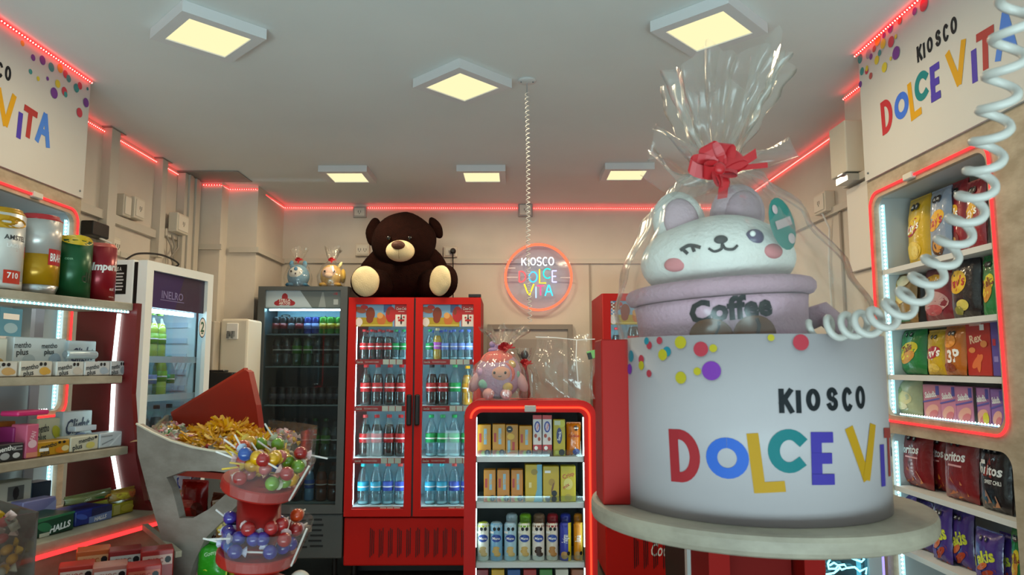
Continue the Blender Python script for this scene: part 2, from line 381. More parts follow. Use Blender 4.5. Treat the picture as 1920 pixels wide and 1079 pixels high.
outlet(RW, 4.13, 2.45, .15, .12, .06, '-x', 'cream outlet box with thin white cable on right wall')
t = tag(obj('power_plug', lathe([(.018, 0), (.024, .01), (.024, .03), (.012, .045)], 14), BLACK), 'round black plug in the outlet right of the teddy bear', 'plug')
t.rotation_euler = (pi/2, 0, 0); t.location = (-.435, BACK-.044, 2.445)
obj('cord', xf(tube([(0, -.012, .035), (.002, -.08, .05), (.004, -.25, .03), (.004, -.55, .012), (.01, -.7, .012)], .005, 6), Matrix.Identity(4)), BLACK, t)
tag(obj('thin_cable', tube([(RW-.05, 4.13, 2.4), (RW-.012, 4.12, 2.3), (RW-.012, 4.15, 2.1), (RW-.012, 4.13, 1.5)], .006, 6), WHITE), 'thin white cable hanging from the outlet on the right wall', 'cable')
tag(obj('wall_sheet', cbox(1.672, 1.688, 3.2, 3.45, 1.95, 2.36, .003, 1), P('e6e2da', .5)), 'white sheet panel on right pillar beside the snack cabinet', 'panel')
t = thing('junction_box', 'cream box with metal plate under it on the right pillar', 'box', (1.69, 3.36, 2.38))
obj('housing', cbox(-.09, 0, -.075, .09, .03, .28, .006), P('d7cdbb', .5), t); obj('bracket', join(box(-.085, 0, -.07, .05, -.01, .022), box(-.1, 0, -.05, .0, .022, .028)), STEEL, t)
struct('trim_9', box(1.66, 1.69, 3.02, 3.46, 2.37, 2.405), TRIM)
t = thing('router', 'small black box with white lead on left wall behind the beer cans', 'router', (LW, 3.9, 2.2))
obj('housing', cbox(0, .07, -.08, .08, .0, .08, .008), BLACK, t); obj('lead', tube([(.05, .02, .0), (.09, .06, -.02), (.09, .08, -.1), (.03, .09, -.2)], .006, 6), WHITE, t)
t = thing('cable_mess', 'tangle of grey cables beside the row of cable raceways', 'cable', (LW, 4.78, 2.36))
for k in range(3): obj('cable', tube([(.02+.012*k, -.05+.07*k, .02), (.05, -.02+.05*k, -.06), (.03+.01*k, .06-.04*k, -.14), (.045, .02+.05*k, -.24)], .007, 6), P('9c968c', .5), t)

# ceiling lights: frame, glowing diffuser and the lamp behind it
def ceiling_light(x, y, rot, s, label, power):
    t = thing('ceiling_light', label, 'ceiling light', (x, y, CEIL), rot, 'square ceiling lights')
    a = .145
    obj('frame', prism([(-a-.02, -a-.02), (a+.02, -a-.02), (a+.02, a+.02), (-a-.02, a+.02)], -.045, -.001, [[(-.122, -.122), (.122, -.122), (.122, .122), (-.122, .122)]], 'xy'), P('d5d5d6', .5), t)
    obj('diffuser', box(-.1225, .1225, -.1225, .1225, -.04, -.034), EM((1.0, .90, .50), 1.08), t)
    obj('vent_mark', join(*[box(.06+.012*k, .066+.012*k, a+.0195, a+.0212, -.03, -.012) for k in (0, 1, 3, 5, 6)]), GREY, t)
    l = area('lamp', (0, 0, -.05), (0, 0, -1), .24, .24, power, (1, .80, .52)); l.parent = t
PW = 10.5
for (x, y), rot, lab in (((-1.195, 2.775), 45, 'square ceiling light turned cornerwise, nearest the left banner'), ((-.205, 3.275), 45, 'square ceiling light turned cornerwise, beside the coiled cable hook'), ((.80, 2.70), 46, 'square ceiling light turned cornerwise, above the tall cellophane gift'),
                        ((-1.10, 4.92), -1, 'straight square ceiling light at the back, left of three'), ((-.165, 4.90), -1, 'straight square ceiling light at the back, middle of three'), ((.83, 4.84), -1, 'straight square ceiling light at the back, right of three')):
    ceiling_light(x, y, radians(rot), 1, lab, PW)

# red and white light strips
RT_, RB_ = EM((1, .012, .012), 4.0), EM((1, .34, .28), 4)
WT_, WB_ = EM((.45, .92, 1), 1.2), EM((.82, 1, 1), 6)
def beads(path, off, sp, s=.0035):
    pl = [Vector(p) for p in path]; parts = []; o = Vector(off)
    for a, b in zip(pl, pl[1:]):
        n = max(1, int((b-a).length/sp))
        for i in range(n):
            c = a+(b-a)*((i+.5)/n)+o; q = s
            parts.append(([(c.x+q, c.y, c.z), (c.x, c.y+q, c.z), (c.x-q, c.y, c.z), (c.x, c.y-q, c.z), (c.x, c.y, c.z+q), (c.x, c.y, c.z-q)], [(0, 1, 4), (1, 2, 4), (2, 3, 4), (3, 0, 4), (1, 0, 5), (2, 1, 5), (3, 2, 5), (0, 3, 5)]))
    return join(*parts)
def strip(path, off, label=None, parent=None, red=True, sp=.017, r=.0055, s=.0045):
    a, b = (RT_, RB_) if red else (WT_, WB_)
    t = obj('light_strip', tube(path, r, 4), a, parent)
    if label: tag(t, label, 'light strip')
    if not parent: obj('light_beads', beads(path, off, sp, s), b, t, kind='stuff')
    else: return t
    return t
z = CEIL-.028
strip([(-1.965, 1.5, CEIL-.012), (-1.965, 3.31, CEIL-.012)], (.005, 0, -.004), 'red light strip along top edge of the left banner')
for y0, y1, lab in ((3.33, 3.975, 'red light strip on left wall, next to the banner end'), (4.08, 4.585, 'red light strip on left wall, between the two cable raceways'), (4.675, 4.895, 'short red light strip on left wall, beside the cable raceway bundle')):
    strip([(LW+.008, y0, z), (LW+.008, y1, z)], (.005, 0, -.003), lab)
strip([(-2.22, 5.182, z), (-2.085, 5.182, z), (-2.072, 5.312, z), (-1.868, 5.312, z), (-1.852, BACK-.008, z), (-1.28, BACK-.008, z)], (0, -.005, -.003), 'red light strip bending round the back left corner pillar')
strip([(-1.16, BACK-.008, z), (.1, BACK-.008, z)], (0, -.005, -.003), 'red light strip along back wall above the teddy bear')
strip([(.23, BACK-.008, z), (RW-.02, BACK-.008, z)], (0, -.005, -.003), 'red light strip along back wall behind the cellophane gift')
strip([(RW-.008, 3.5, z), (RW-.008, BACK-.02, z)], (-.005, 0, -.003), 'red light strip along the right wall top')
strip([(1.682, 3.03, z), (1.682, 3.45, z)], (-.005, 0, -.003), 'short red light strip on the right pillar')
strip([(1.515, 1.4, CEIL-.012), (1.515, 2.985, CEIL-.012)], (-.005, 0, -.004), 'red light strip along top edge of the right banner')

# coiled cable from the ceiling to the stand
def helix(path, rad, turns_per_m, r, n=5, seg=11):
    pl = [Vector(p) for p in path]; out = []; ph = 0
    for a, b in zip(pl, pl[1:]):
        L = (b-a).length; t = (b-a).normalized(); s = t.cross(Vector((0, 1, .1))).normalized(); q = t.cross(s)
        m = max(2, int(L*turns_per_m*seg))
        for i in range(m):
            out.append(a+(b-a)*(i/m)+s*(rad*cos(ph))+q*(rad*sin(ph))); ph += 2*pi/seg
    return tube(out, r, n)
def bez(ps, n=24):
    out = []
    for i in range(len(ps)-1):
        p0, p1, p2, p3 = [Vector(ps[min(max(k, 0), len(ps)-1)]) for k in (i-1, i, i+1, i+2)]
        for j in range(n):
            t = j/n; out.append(.5*((2*p1)+(p2-p0)*t+(2*p0-5*p1+4*p2-p3)*t*t+(3*p1-p0-3*p2+p3)*t**3))
    return out+[Vector(ps[-1])]
t = thing('coiled_cable', 'thin white coiled cable hanging from ceiling down to the clear bag', 'cable', (.10, 3.29, CEIL))
obj('hook_plate', ell(0, 0, -.004, .045, .045, .012, 20, 8), P('cfd0cf', .4), t)
obj('hook', tube([(0, 0, -.01), (0, 0, -.07)], .003, 6), STEEL, t)
[obj('screw', ell(q, -.012, -.014, .004, .004, .003, 8, 5), GREY, t) for q in (-.028, .028)]
obj('coil', helix(bez([(0, 0, -.06), (.005, 0, -.4), (.004, .0, -.8), (.012, .02, -1.15)], 6), .0085, 46, .0021), P('d9d5cc', .4), t, smooth=True)
t = thing('coiled_security_cord', 'thick blurred white coiled cord swooping down beside the large right banner', 'cord', (.7, .7, 1.9))
pts = [at_y(1525, 622, 1.10), at_y(1580, 612, 1.06), at_y(1640, 603, 1.0), at_y(1700, 565, .95), at_y(1755, 500, .9), at_y(1800, 430, .86), at_y(1835, 350, .82), at_y(1855, 270, .79), at_y(1882, 140, .75), at_y(1905, 20, .72), at_y(1925, -110, .70)]
pts = [p-Vector((.7, .7, 1.9)) for p in pts]
ph = bez(pts, 40)
dense = []; acc = 0; ang = 0
for a, b in zip(ph, ph[1:]):
    m = 3; tt = (b-a).normalized(); s = tt.cross(Vector((0, 1, .2))).normalized(); q = tt.cross(s)
    hgt = min(1, max(0, ((a.z+1.9)-1.55)/.45)); tpm = 34-13*hgt
    for i in range(m): dense.append(a+(b-a)*(i/m)+s*(.0165*cos(ang))+q*(.0165*sin(ang))); ang += 2*pi*tpm*(b-a).length/m
obj('coil', tube(dense, .0052, 8), P('bdb7b1', .4), t, smooth=True)
# ------------------------------------------------------------------ cabinets with lit niches, and the two banners
BAN = P('c4c3bf', .55)
def panel_face(name, parent, X, y0, y1, z0, z1, hole, th, m):
    return obj(name, prism([(y0, z0), (y1, z0), (y1, z1), (y0, z1)], X, X+th, [hole], 'yz'), m, parent)
def cabinet(side, X, yend, label):
    s = 1 if side == 'right' else -1                      # into the wall
    t = thing('snack_cabinet', label, 'cabinet', (0, 0, 0))
    y0, y1 = yend-1.75, yend; n0, n1 = yend-.75, yend-.045
    hole = rrect(n0, n1, 1.305, 2.195, .05); low = rrect(n0-.02, n1, .14, 1.235, .05)
    th = .02*s
    panel_face('upper_front', t, X, y0, y1, 1.27, 2.28, hole, th, BEIGE)
    panel_face('lower_front', t, X, y0, y1, .0, 1.27, low, th, BEIGE)
    D = .30*s if side == 'right' else .265*s
    obj('end_panel', box(X+th, X+D, y1-.02, y1, 0, 2.28), BEIGE, t)
    IN = P('b9bdbd', .5) if side == 'right' else P('c4ccd0', .4)
    obj('back_panel', box(X+D-.012*s, X+D, n0-.2, y1-.02, 0, 2.28), IN, t)
    obj('niche_side', join(box(X+th, X+D-.012*s, n1+.002, n1+.014, .0, 2.27), box(X+th, X+D-.012*s, n0-.034, n0-.022, .0, 2.27)), IN, t)
    obj('niche_top', box(X+th, X+D-.012*s, n0-.02, n1, 2.2, 2.215), IN, t); obj('niche_floor', box(X+th, X+D-.012*s, n0-.02, n1, 1.265, 1.29), IN, t)
    zs = (1.665, 1.895, 1.465) if side == 'right' else (1.62, 1.86)
    for zz in zs: obj('shelf', box(X+.022*s, X+D-.013*s, n0, n1, zz-.02, zz), P('cfd2d0', .45), t)
    if side == 'right':
        for zz in (1.025, .785): obj('shelf', box(X+.022*s, X+D-.013*s, n0-.01, n1, zz-.02, zz), P('cfd2d0', .45), t)
    xo = X-.006*s
    rr = rrect(n0-.022, n1+.022, 1.283, 2.217, .06, 6)
    ring = [(xo, a, b) for a, b in rr]
    obj('red_light_tube', tube(ring, .0048, 6, closed=True), EM((1, .03, .03), 2.4), t)
    obj('tube_clip', cbox(min(xo-.012*s, xo+.012*s), max(xo-.012*s, xo+.012*s), yend-.36, yend-.30, 2.205, 2.23, .003, 1), P('c9c4ba', .5), t)
    xw = X+.035*s
    strip([(xw, n1-.008, 1.31), (xw, n1-.008, 2.17)], 0, parent=t, red=False, r=.006)
    strip([(xw, n1-.008, .1), (xw, n1-.008, 1.2)], 0, parent=t, red=False, r=.006)
    strip([(xw, n0+.008, 1.31), (xw, n0+.008, 2.17)], 0, parent=t, red=False, r=.005)
    strip([(xw, n0+.05, 1.308), (xw, n1-.05, 1.308)], 0, parent=t, red=False, r=.003)
    obj('light_beads', join(beads([(xw, n1-.008, 1.31), (xw, n1-.008, 2.17)], (-.006*s, -.004, 0), .016, .006), beads([(xw, n1-.008, .1), (xw, n1-.008, 1.2)], (-.006*s, -.004, 0), .016, .006), beads([(xw, n0+.05, 1.308), (xw, n1-.05, 1.308)], (-.004*s, 0, .003), .016, .004)), WB_, t, kind='stuff')
    return t, n0, n1
CABR, RN0, RN1 = cabinet('right', 1.54, 2.99, 'beige snack cabinet under right banner, lit niche ringed in red light')
CABL, LN0, LN1 = cabinet('left', -1.99, 3.33, 'beige wall cabinet under left banner, lit niche behind the candy shelf')
def banner(side, X, yend, label):
    s = 1 if side == 'right' else -1; L = 1.2
    t = thing('wall_banner', label, 'banner', (0, 0, 0))
    obj('sheet', box(min(X, X+.012*s), max(X, X+.012*s), yend-1.6, yend, 2.281, CEIL-.002), BAN, t)
    if side == 'right': mp = lambda u, v, h: (X-h, 2.99-u, v)
    else: mp = lambda u, v, h: (X+h, 2.115+u, v)
    sign_letters(t, mp)
    if side == 'right':
        dd = [(.02, 2.82, 'teal', .02), (.03, 2.76, 'teal', .017), (.01, 2.71, 'purple', .014), (.09, 2.81, 'grey', .02), (.11, 2.79, 'purple', .013), (.07, 2.745, 'red', .015), (.072, 2.755, 'yellow', .012), (.10, 2.71, 'brick', .014), (.14, 2.81, 'brick', .014), (.17, 2.832, 'amber', .022), (.22, 2.83, 'purple', .012), (.21, 2.80, 'yellow', .02), (.155, 2.755, 'yellow', .018), (.18, 2.775, 'teal', .013), (.21, 2.70, 'yellow', .02), (.27, 2.835, 'purple', .018), (.27, 2.78, 'red', .022), (.305, 2.785, 'yellow', .009), (.30, 2.72, 'purple', .026), (.26, 2.715, 'yellow', .008), (.34, 2.832, 'brick', .014), (.44, 2.82, 'purple', .014), (.50, 2.815, 'red', .025)]
    else:
        dd = [(2.84, 2.815, 'amber', .012), (2.91, 2.785, 'purple', .014), (2.97, 2.80, 'purple', .02), (3.03, 2.795, 'teal', .02), (3.09, 2.815, 'amber', .02), (3.13, 2.805, 'red', .018), (3.155, 2.795, 'teal', .017), (2.90, 2.72, 'teal', .011), (2.95, 2.71, 'yellow', .010), (3.01, 2.735, 'purple', .009), (3.08, 2.74, 'yellow', .018), (3.13, 2.725, 'red', .02), (3.14, 2.715, 'teal', .013), (3.215, 2.775, 'teal', .02), (3.24, 2.795, 'red', .017), (3.30, 2.805, 'teal', .008), (3.06, 2.69, 'purple', .024), (3.295, 2.735, 'purple', .022), (3.25, 2.67, 'red', .022), (2.2, 2.80, 'red', .02), (2.3, 2.76, 'yellow', .018), (2.42, 2.8, 'teal', .02)]
        dd = [(a-2.115, b, c, r) for a, b, c, r in dd]
    DC = dict(teal='2f8c8c', purple='6d2f8e', grey='8b93a0', red='c23347', yellow='d3c02a', amber='d79a24', brick='a84a44')
    [printed('confetti_dot', [('e', a, b, r, r, P(DC[c], .4))], mp, t, lift=.0006+.00012*q) for q, (a, b, c, r) in enumerate(dd)]
    obj('screw', ell(X-.002*s, yend-.03, 2.31, .004, .005, .005, 8, 5), GREY, t)
    return t
banner('right', 1.53, 2.985, 'right wall banner, white with coloured KIOSCO DOLCE VITA lettering and confetti dots')
banner('left', -1.98, 3.325, 'left wall banner, white with confetti dots, its lettering cut by the frame')

# ------------------------------------------------------------------ drinks: prototypes that every cooler copies
SHELL = CLEAR('f2fafa', .02, .45, .05, base=.05); PET = CLEAR('d8eef2', .05, .5, .05, base=.06, bodycol='cfe4ea')
BTL = {}
def bottle(kind):
    """first bottle of a kind; later calls copy it"""
    liq, lab, cap, h, r = {'cola': ('1a0a07', 'b3141a', 'b3141a', .225, .033), 'cola_big': ('1a0a07', 'b3141a', 'b3141a', .30, .0425), 'cola_black': ('140808', 'a01418', '16161a', .30, .0425), 'lime': (None, '12924e', '12924e', .225, .032), 'lime_big': (None, '12924e', '149a52', .30, .0425),
        'water': (None, '6f86c8', '4c6cc8', .225, .031), 'water_big': (None, '2f9fc4', '35b8c0', .29, .041), 'water_blue': (None, '3c58c0', 'd0403a', .29, .041), 'orange': ('d08a0c', 'cf8a1a', 'd9a012', .29, .042), 'pink': ('d8a018', 'd06ad8', 'e0d0a0', .235, .033), 'grapefruit': ('c9d24a', '7fae2c', '86b02c', .26, .036), 'blue_sport': ('7aa8d8', '3f66c8', '3452b8', .27, .036), 'dark': ('171212', '2a2026', '201c22', .27, .036), 'darkgreen': ('1d4a16', '3c7a1c', '1d5a1a', .27, .036), 'darkorange': ('7a2c12', '7a3418', '552210', .27, .041)}[kind]
    def mk():
        pr = [(r*.86, 0), (r, .012), (r, h*.30), (r*.94, h*.34), (r*.94, h*.54), (r, h*.57), (r*.98, h*.64), (r*.72, h*.76), (r*.42, h*.86), (r*.40, h*.94)]
        clearb = liq is None
        root = obj('water_bottle' if 'water' in kind else 'soda_bottle', lathe(pr, 14), PET if clearb else SHELL, smooth=True, fix=False)
        root['category'] = 'bottle'
        if liq: obj('liquid', lathe([(0, .002)]+[(a*.96, max(b, .003)) for a, b in pr[:8]]+[(0, h*.77)], 14), P(liq, .15, coat=.6), root, smooth=True, fix=False)
        else: obj('base_ring', lathe([(r*.3, .004), (r*.8, .004), (r*.95, .016), (r*.6, .02)], 14), P('bcd8de', .2), root, smooth=True, fix=False)
        obj('label', lathe([(r*1.012, h*.335), (r*1.012, h*.55)], 14), P(lab, .4), root, smooth=True, fix=False)
        obj('label_band', lathe([(r*1.02, h*.42), (r*1.02, h*.45)], 14), P('e9e3e0', .4), root, smooth=True, fix=False)
        obj('cap', lathe([(r*.46, h*.925), (r*.46, h*.99), (r*.40, h)], 12), P(cap, .4), root, smooth=False, fix=False)
        return root
    if kind not in BTL: BTL[kind] = mk(); BTL[kind]['used'] = 0
    return BTL[kind]
def place(proto, loc, rz, label, group):
    if proto.get('used', 1) == 0:
        del proto['used']; o = proto; o.location = loc; o.rotation_euler = (0, 0, rz)
    else: o = dup(proto, loc, rz)
    o['label'] = label
    if group: o['group'] = group
    return o
def can(kind):
    if kind in BTL: return BTL[kind]
    body, band = {'can_black': ('1d1a1e', '8a1c22'), 'can_blue': ('202a78', '8890c8'), 'can_green': ('3b7d1c', 'c8a020'), 'can_dark': ('231b22', '4b4450')}[kind]
    r, h = .032, .125
    o = obj('drink_can', lathe([(r*.8, 0), (r, .01), (r, h*.9), (r*.82, h*.97), (r*.8, h)], 14), P(body, .3, metal=.3), smooth=True, fix=False); o['category'] = 'can'
    obj('lid', lathe([(0, h*.985), (r*.76, h*.985), (r*.82, h*1.0)], 14), STEEL, o, fix=False); obj('label', lathe([(r*1.01, h*.3), (r*1.01, h*.62)], 14), P(band, .35), o, smooth=True, fix=False)
    o['used'] = 0; BTL[kind] = o; return o

# ------------------------------------------------------------------ coolers (local frame: front towards -y, x to the right)
def shell(t, w, h, d, m, z0, wall=.035, inner='c9d6da', frontz=None):
    obj('cabinet', join(box(0, wall, .06, d, z0, h), box(w-wall, w, .06, d, z0, h), box(wall, w-wall, .06, d, h-wall, h), box(wall, w-wall, .06, d, z0, z0+wall)), m, t)
    obj('back_lining', box(wall, w-wall, d-.05, d-.002, z0+wall, h-wall), P(inner, .5), t)
def frame_door(T, name, x0, x1, z0, z1, fw, m, th=.05, fwt=None, fwb=None):
    fwt = fwt or fw; fwb = fwb or fw
    d = obj(name, prism([(x0, z0), (x1, z0), (x1, z1), (x0, z1)], 0, th, [[(x0+fw, z0+fwb), (x1-fw, z0+fwb), (x1-fw, z1-fwt), (x0+fw, z1-fwt)]]), m, T)
    bm = bmesh.new(); bm.from_mesh(d.data); bmesh.ops.remove_doubles(bm, verts=bm.verts, dist=1e-5)
    bmesh.ops.dissolve_limit(bm, angle_limit=.01, verts=bm.verts, edges=bm.edges); bm.to_mesh(d.data); bm.free()
    return d
PANE = CLEAR('eef6f6', .004, .30, .02, base=.010)
WHT = P('efefec', .4)
def price_strip(parent, x0, x1, z, y):
    w = x1-x0; mp = lambda u, v, h: (x0+u*w, y-h, z-.028+v*.03)
    obj('price_strip', box(x0, x1, y, y+.004, z-.028, z+.002), P('c01a20', .4), parent)
def coke_cooler(x, y, label, full):
    T = thing('drinks_cooler', label, 'cooler', (x, y, 0))
    w, h = .955, 2.0
    shell(T, w, h, .64, RED, .45, inner='9fc3cf')
    obj('base', cbox(0, w, .02, .64, .11, .44, .01), REDP, T)
    vx = [.20+.064*i for i in range(11)]
    for i in range(11):
        for k in range(3): obj('vent_slot', box(vx[i]-.012+.012*k-.002, vx[i]-.012+.012*k+.002, .015, .0205, .17+.012*k, .37-.01*((i+k) % 3)), BLACK, T)
    for fx in (.06, w-.06): obj('foot', lathe([(.03, 0), (.035, .02), (.02, .03), (.02, .11)], 10, fx, .12), BLACK, T)
    obj('plinth_shadow_panel', box(.03, w-.03, .2, .6, .03, .11), BLACK, T)  # black block added as the shade under the base
    zs = (1.545, 1.212, .845, .505)
    for zz in zs: obj('shelf', box(.036, w-.036, .085, .58, zz-.012, zz), P('c3ced2', .4), T)
    for xx in (.045, .470, .485, w-.045): obj('light_tube', box(xx-.006, xx+.006, .066, .078, .52, 1.92), EM((.55, .92, 1), 34), T)
    obj('divider', box(.471, .484, .06, .085, .46, 1.97), BLACK, T)
    obj('gasket', box(.4715, .4835, .01, .05, .45, 1.99), BLACK, T)
    obj('hinge', box(w-.09, w-.0, .01, .06, h+.001, h+.02), BLACK, T)
    for k, (a, b) in enumerate(((0, .471), (.484, w))):
        D = frame_door(T, 'door', a, b, .45, 1.995, .052, REDP, fwb=.05, fwt=.05)
        obj('glass', box(a+.05, b-.05, .02, .026, .50, 1.95), PANE, D)
        hx = .430 if k == 0 else .488
        obj('handle', cbox(hx, hx+.037, -.022, .002, 1.08, 1.30, .01), BLACK, D)
        gx0, gx1 = a+.052, b-.052; gw = gx1-gx0
        mp = lambda u, v, hh, gx0=gx0, gw=gw: (gx0+u*gw, .019-hh, 1.785+v*.16)
        SK = P('7fb2dc', .4); BR = P('8c3a16', .4); OR = P('c9712a', .4); RD = P('bb1c20', .4); YL = P('b8a01c', .4); WH = P('eceae6', .4); NV = P('42639e', .4)
        printed('header_print', [('r', .5, .5, 1, 1, SK), ('r', .36, .2, .72, .42, YL), ('r', .88, .5, .24, 1, RD), ('e', .28, .58, .09, .30, BR), ('e', .27, .35, .07, .2, BR), ('e', .5, .32, .09, .26, OR), ('e', .47, .5, .06, .14, P('e0a860', .4)), ('r', .62, .82, .16, .36, NV), ('e', .68, .55, .1, .36, RD), ('e', .63, .66, .035, .14, BR),
                ('e', .08, .75, .10, .16, P('9c5030', .4), .5), ('e', .16, .88, .07, .10, RD, .3), ('e', .06, .2, .07, .2, WH), ('r', .4, .06, .6, .06, P('d8c860', .4)), ('t', .89, .82, .13, .20, 'Coca-Cola', WH, .3), ('r', .89, .68, .12, .02, WH), ('r', .89, .27, .23, .54, WH), ('e', .89, .27, .022, .18, P('2a1210', .4)), ('e', .89, .48, .011, .09, P('2a1210', .4)), ('r', .89, .28, .12, .09, RD), ('e', .84, .40, .02, .05, RD), ('e', .94, .42, .02, .05, RD)], mp, D, gw/.16)
        for zz in zs:
            obj('price_strip', box(a+.055, b-.055, .031, .035, zz-.034, zz+.004), P('bf1c22', .45), D)
            mq = lambda u, v, hh, a=a, b=b, zz=zz: (a+.055+u*(b-a-.11), .0308-hh, zz-.034+v*.038)
            printed('price_tags', [('r', .60+.135*q, .5, .12, .94, WH) for q in range(3)]+[('t', .08, .5, .42, .12, 'Coca-Cola', WH, .3), ('t', .32, .5, .30, .28, 'TODO MOMENTO ES BUENO', P('f0c8c8', .4))], mq, D, (b-a-.11)/.038, .0004)
    return T
COKE = coke_cooler(-1.135, 5.2, 'red double door cola cooler full of bottles under the teddy bear', True)
ORD = ('first', 'second', 'third', 'fourth', 'fifth', 'sixth', 'seventh', 'eighth', 'ninth')
def row(T, kinds, x0, x1, y, z, grp, where, depth=1):
    n = len(kinds)
    for d in range(depth):
        for i, k in enumerate(kinds):
            if not k: continue
            x = x0+(x1-x0)*(i+.5)/n; p = l2w(T, x+R.uniform(-.004, .004), y+.1*d+R.uniform(-.004, .004), z)
            nm = dict(cola='small cola bottle, red label', cola_big='large cola bottle, red label', cola_black='large cola bottle, black cap', lime='small clear bottle, green label', lime_big='large clear bottle, green label', water='small water bottle, pale label', water_big='large water bottle, turquoise label', water_blue='large water bottle, red cap', orange='large orange soda bottle', pink='golden bottle, pink label', grapefruit='pale green grapefruit drink bottle', blue_sport='blue drink bottle', dark='dark soda bottle', darkgreen='green soda bottle', darkorange='dark orange soda bottle',
                     can_black='black can with red band', can_blue='dark blue drink can', can_green='green can with yellow band', can_dark='dark drink can')[k]
            proto = can(k) if k.startswith('can') else bottle(k)
            place(proto, p, R.uniform(0, 6), '%s, %s from left, %s' % (nm, ORD[i], where), '%s, %s' % (nm, where))
A, B_ = (.06, .41), (.545, .895)
row(COKE, ['cola', 'cola', 'cola', 'cola', 'lime', 'lime'], *A, .16, 1.546, 'g', 'top shelf of bear cooler left door')
row(COKE, ['lime', 'pink', 'water', 'water', 'water', 'water'], *B_, .16, 1.546, 'g', 'top shelf of bear cooler right door')
row(COKE, ['cola_big', 'cola_big', 'cola_big', 'cola_big'], *A, .17, 1.213, 'g', 'second shelf of bear cooler left door')
row(COKE, ['cola_black', 'cola_black', 'lime_big', 'orange'], *B_, .17, 1.213, 'g', 'second shelf of bear cooler right door')
row(COKE, ['cola_big']*4, *A, .17, .846, 'g', 'third shelf of bear cooler left door')
row(COKE, ['lime_big']*4, *B_, .17, .846, 'g', 'third shelf of bear cooler right door')
row(COKE, ['water_big', 'water_big', 'water_blue', 'water_blue'], *A, .17, .506, 'g', 'bottom shelf of bear cooler left door')
row(COKE, ['water_big', 'water_big', 'water_blue', 'water_blue'], *B_, .17, .506, 'g', 'bottom shelf of bear cooler right door')
row(COKE, ['cola', 'cola', 'cola', 'cola', 'water', 'water'], *A, .28, 1.546, 'g', 'back row, top shelf, bear cooler left door')
row(COKE, ['water']*5, *B_, .28, 1.546, 'g', 'back row, top shelf, bear cooler right door')
COKE2 = coke_cooler(.665, 4.9, 'red double door cola cooler hidden behind the round gift stand', False)
printed('logo_print', [('t', .5, .5, 1, 1, 'Coca-Cola', WHT, .3)], lambda u, v, h: (.30+u*.28, .019-h, .25+v*.085), COKE2, .28/.085)
for k in range(14): obj('checker', box(.058+.011*(k % 2), .069+.011*(k % 2), .014, .0185, 1.79+.012*k, 1.802+.012*k), WHT, COKE2)
row(COKE2, ['cola', 'cola_big', 'cola'], .06, .41, .17, 1.546, 'g', 'top shelf of cooler behind the gift stand')
row(COKE2, ['cola_big', 'cola_big', 'cola_big'], .06, .41, .17, 1.213, 'g', 'second shelf of cooler behind the gift stand')

# grey beer cooler
GFR = P('565b5c', .45, metal=.3)
T = BEER = thing('beer_cooler', 'grey single door cooler with dark unlit shelves left of the bear cooler', 'cooler', (-1.79, 5.2, 0))
w, h = .645, 2.08
shell(T, w, h, .64, GFR, .47, inner='43525a')
obj('lining_side', join(box(.036, .042, .07, .58, .5, 2.04), box(w-.042, w-.036, .07, .58, .5, 2.04)), P('3c464a', .5), T)
obj('base', cbox(0, w, .02, .64, .16, .465, .008), GFR, T)
for k in range(6):
    for q in range(2):
        zz = .415-.036*k; obj('vent_slot', box(.30+.11*q+.012*(k % 2), .39+.11*q+.012*(k % 2), .016, .0205, zz+.006*q, zz+.012+.006*q), BLACK, T)
for fx in (.07, w-.07): obj('foot', lathe([(.03, 0), (.03, .02), (.018, .03), (.018, .16)], 10, fx, .12), BLACK, T)
D = frame_door(T, 'door', 0, w, .47, h-.005, .05, GFR, fwb=.06, fwt=.028)
obj('glass', box(.048, w-.048, .02, .025, .52, 1.925), CLEAR('d4dee0', .006, .3, .02, base=.014), D)
obj('header_panel', box(.048, w-.048, .022, .03, 1.915, h-.03), P('8c9aa2', .35), D)
mp = lambda u, v, hh: (.05+u*.545, .0215-hh, 1.918+v*.13)
SL = P('a02830', .4)
printed('header_print', [('p', [(0, 0), (.62, 0), (.45, 1), (0, 1)], P('b4c8d4', .4)), ('p', [(.62, 0), (1, 0), (1, 1), (.45, 1)], P('6a7678', .4)), ('e', .25, .36, .11, .2, SL), ('e', .16, .28, .05, .14, SL), ('e', .34, .28, .05, .14, SL), ('e', .25, .62, .04, .22, SL), ('t', .25, .45, .15, .15, 'STELLA', WHT), ('t', .25, .28, .15, .15, 'ARTOIS', WHT), ('p', [(.70, .05), (.80, .05), (.765, .9), (.745, .9)], P('8f9b9e', .4)), ('r', .93, .35, .06, .3, P('a8b4b8', .4)), ('t', .92, .82, .14, .1, '-18', P('d03038', .4))], mp, D, .545/.13)
obj('evaporator_cover', box(.05, w-.05, .30, .32, 1.76, 1.93), P('9cc0d2', .4), T)
for k in range(7):
    sx = .315+.028*k; ln = .07-abs(k-3)*.013
    obj('vent_slot', xf(box(-.005, .005, .296, .2995, -ln/2*.9, ln/2*.9), Matrix.Translation((sx, 0, 1.855)) @ Matrix.Rotation(radians(40), 4, 'Y')), BLACK, T)
printed('badge_print', [('e', .5, .5, .5, .5, P('22282c', .4)), ('t', .5, .5, .4, .8, 'INELRO', WHT)], lambda u, v, hh: (.075+u*.075, .2995-hh, 1.87+v*.022), T, 3.4)
obj('light_tube', box(.06, w-.06, .07, .085, 1.905, 1.915), EM((.5, .85, 1), 50), T)
for zz in (1.735, 1.50, 1.222, .85, .535):
    obj('shelf', box(.043, w-.043, .08, .57, zz-.010, zz), P('8a979b', .4), T)
row(T, ['can_black', 'can_black', 'can_dark', 'can_black', 'can_blue', 'can_blue', 'can_green', 'can_green', 'can_green'], .065, .59, .13, 1.736, 'g', 'top shelf of grey cooler')
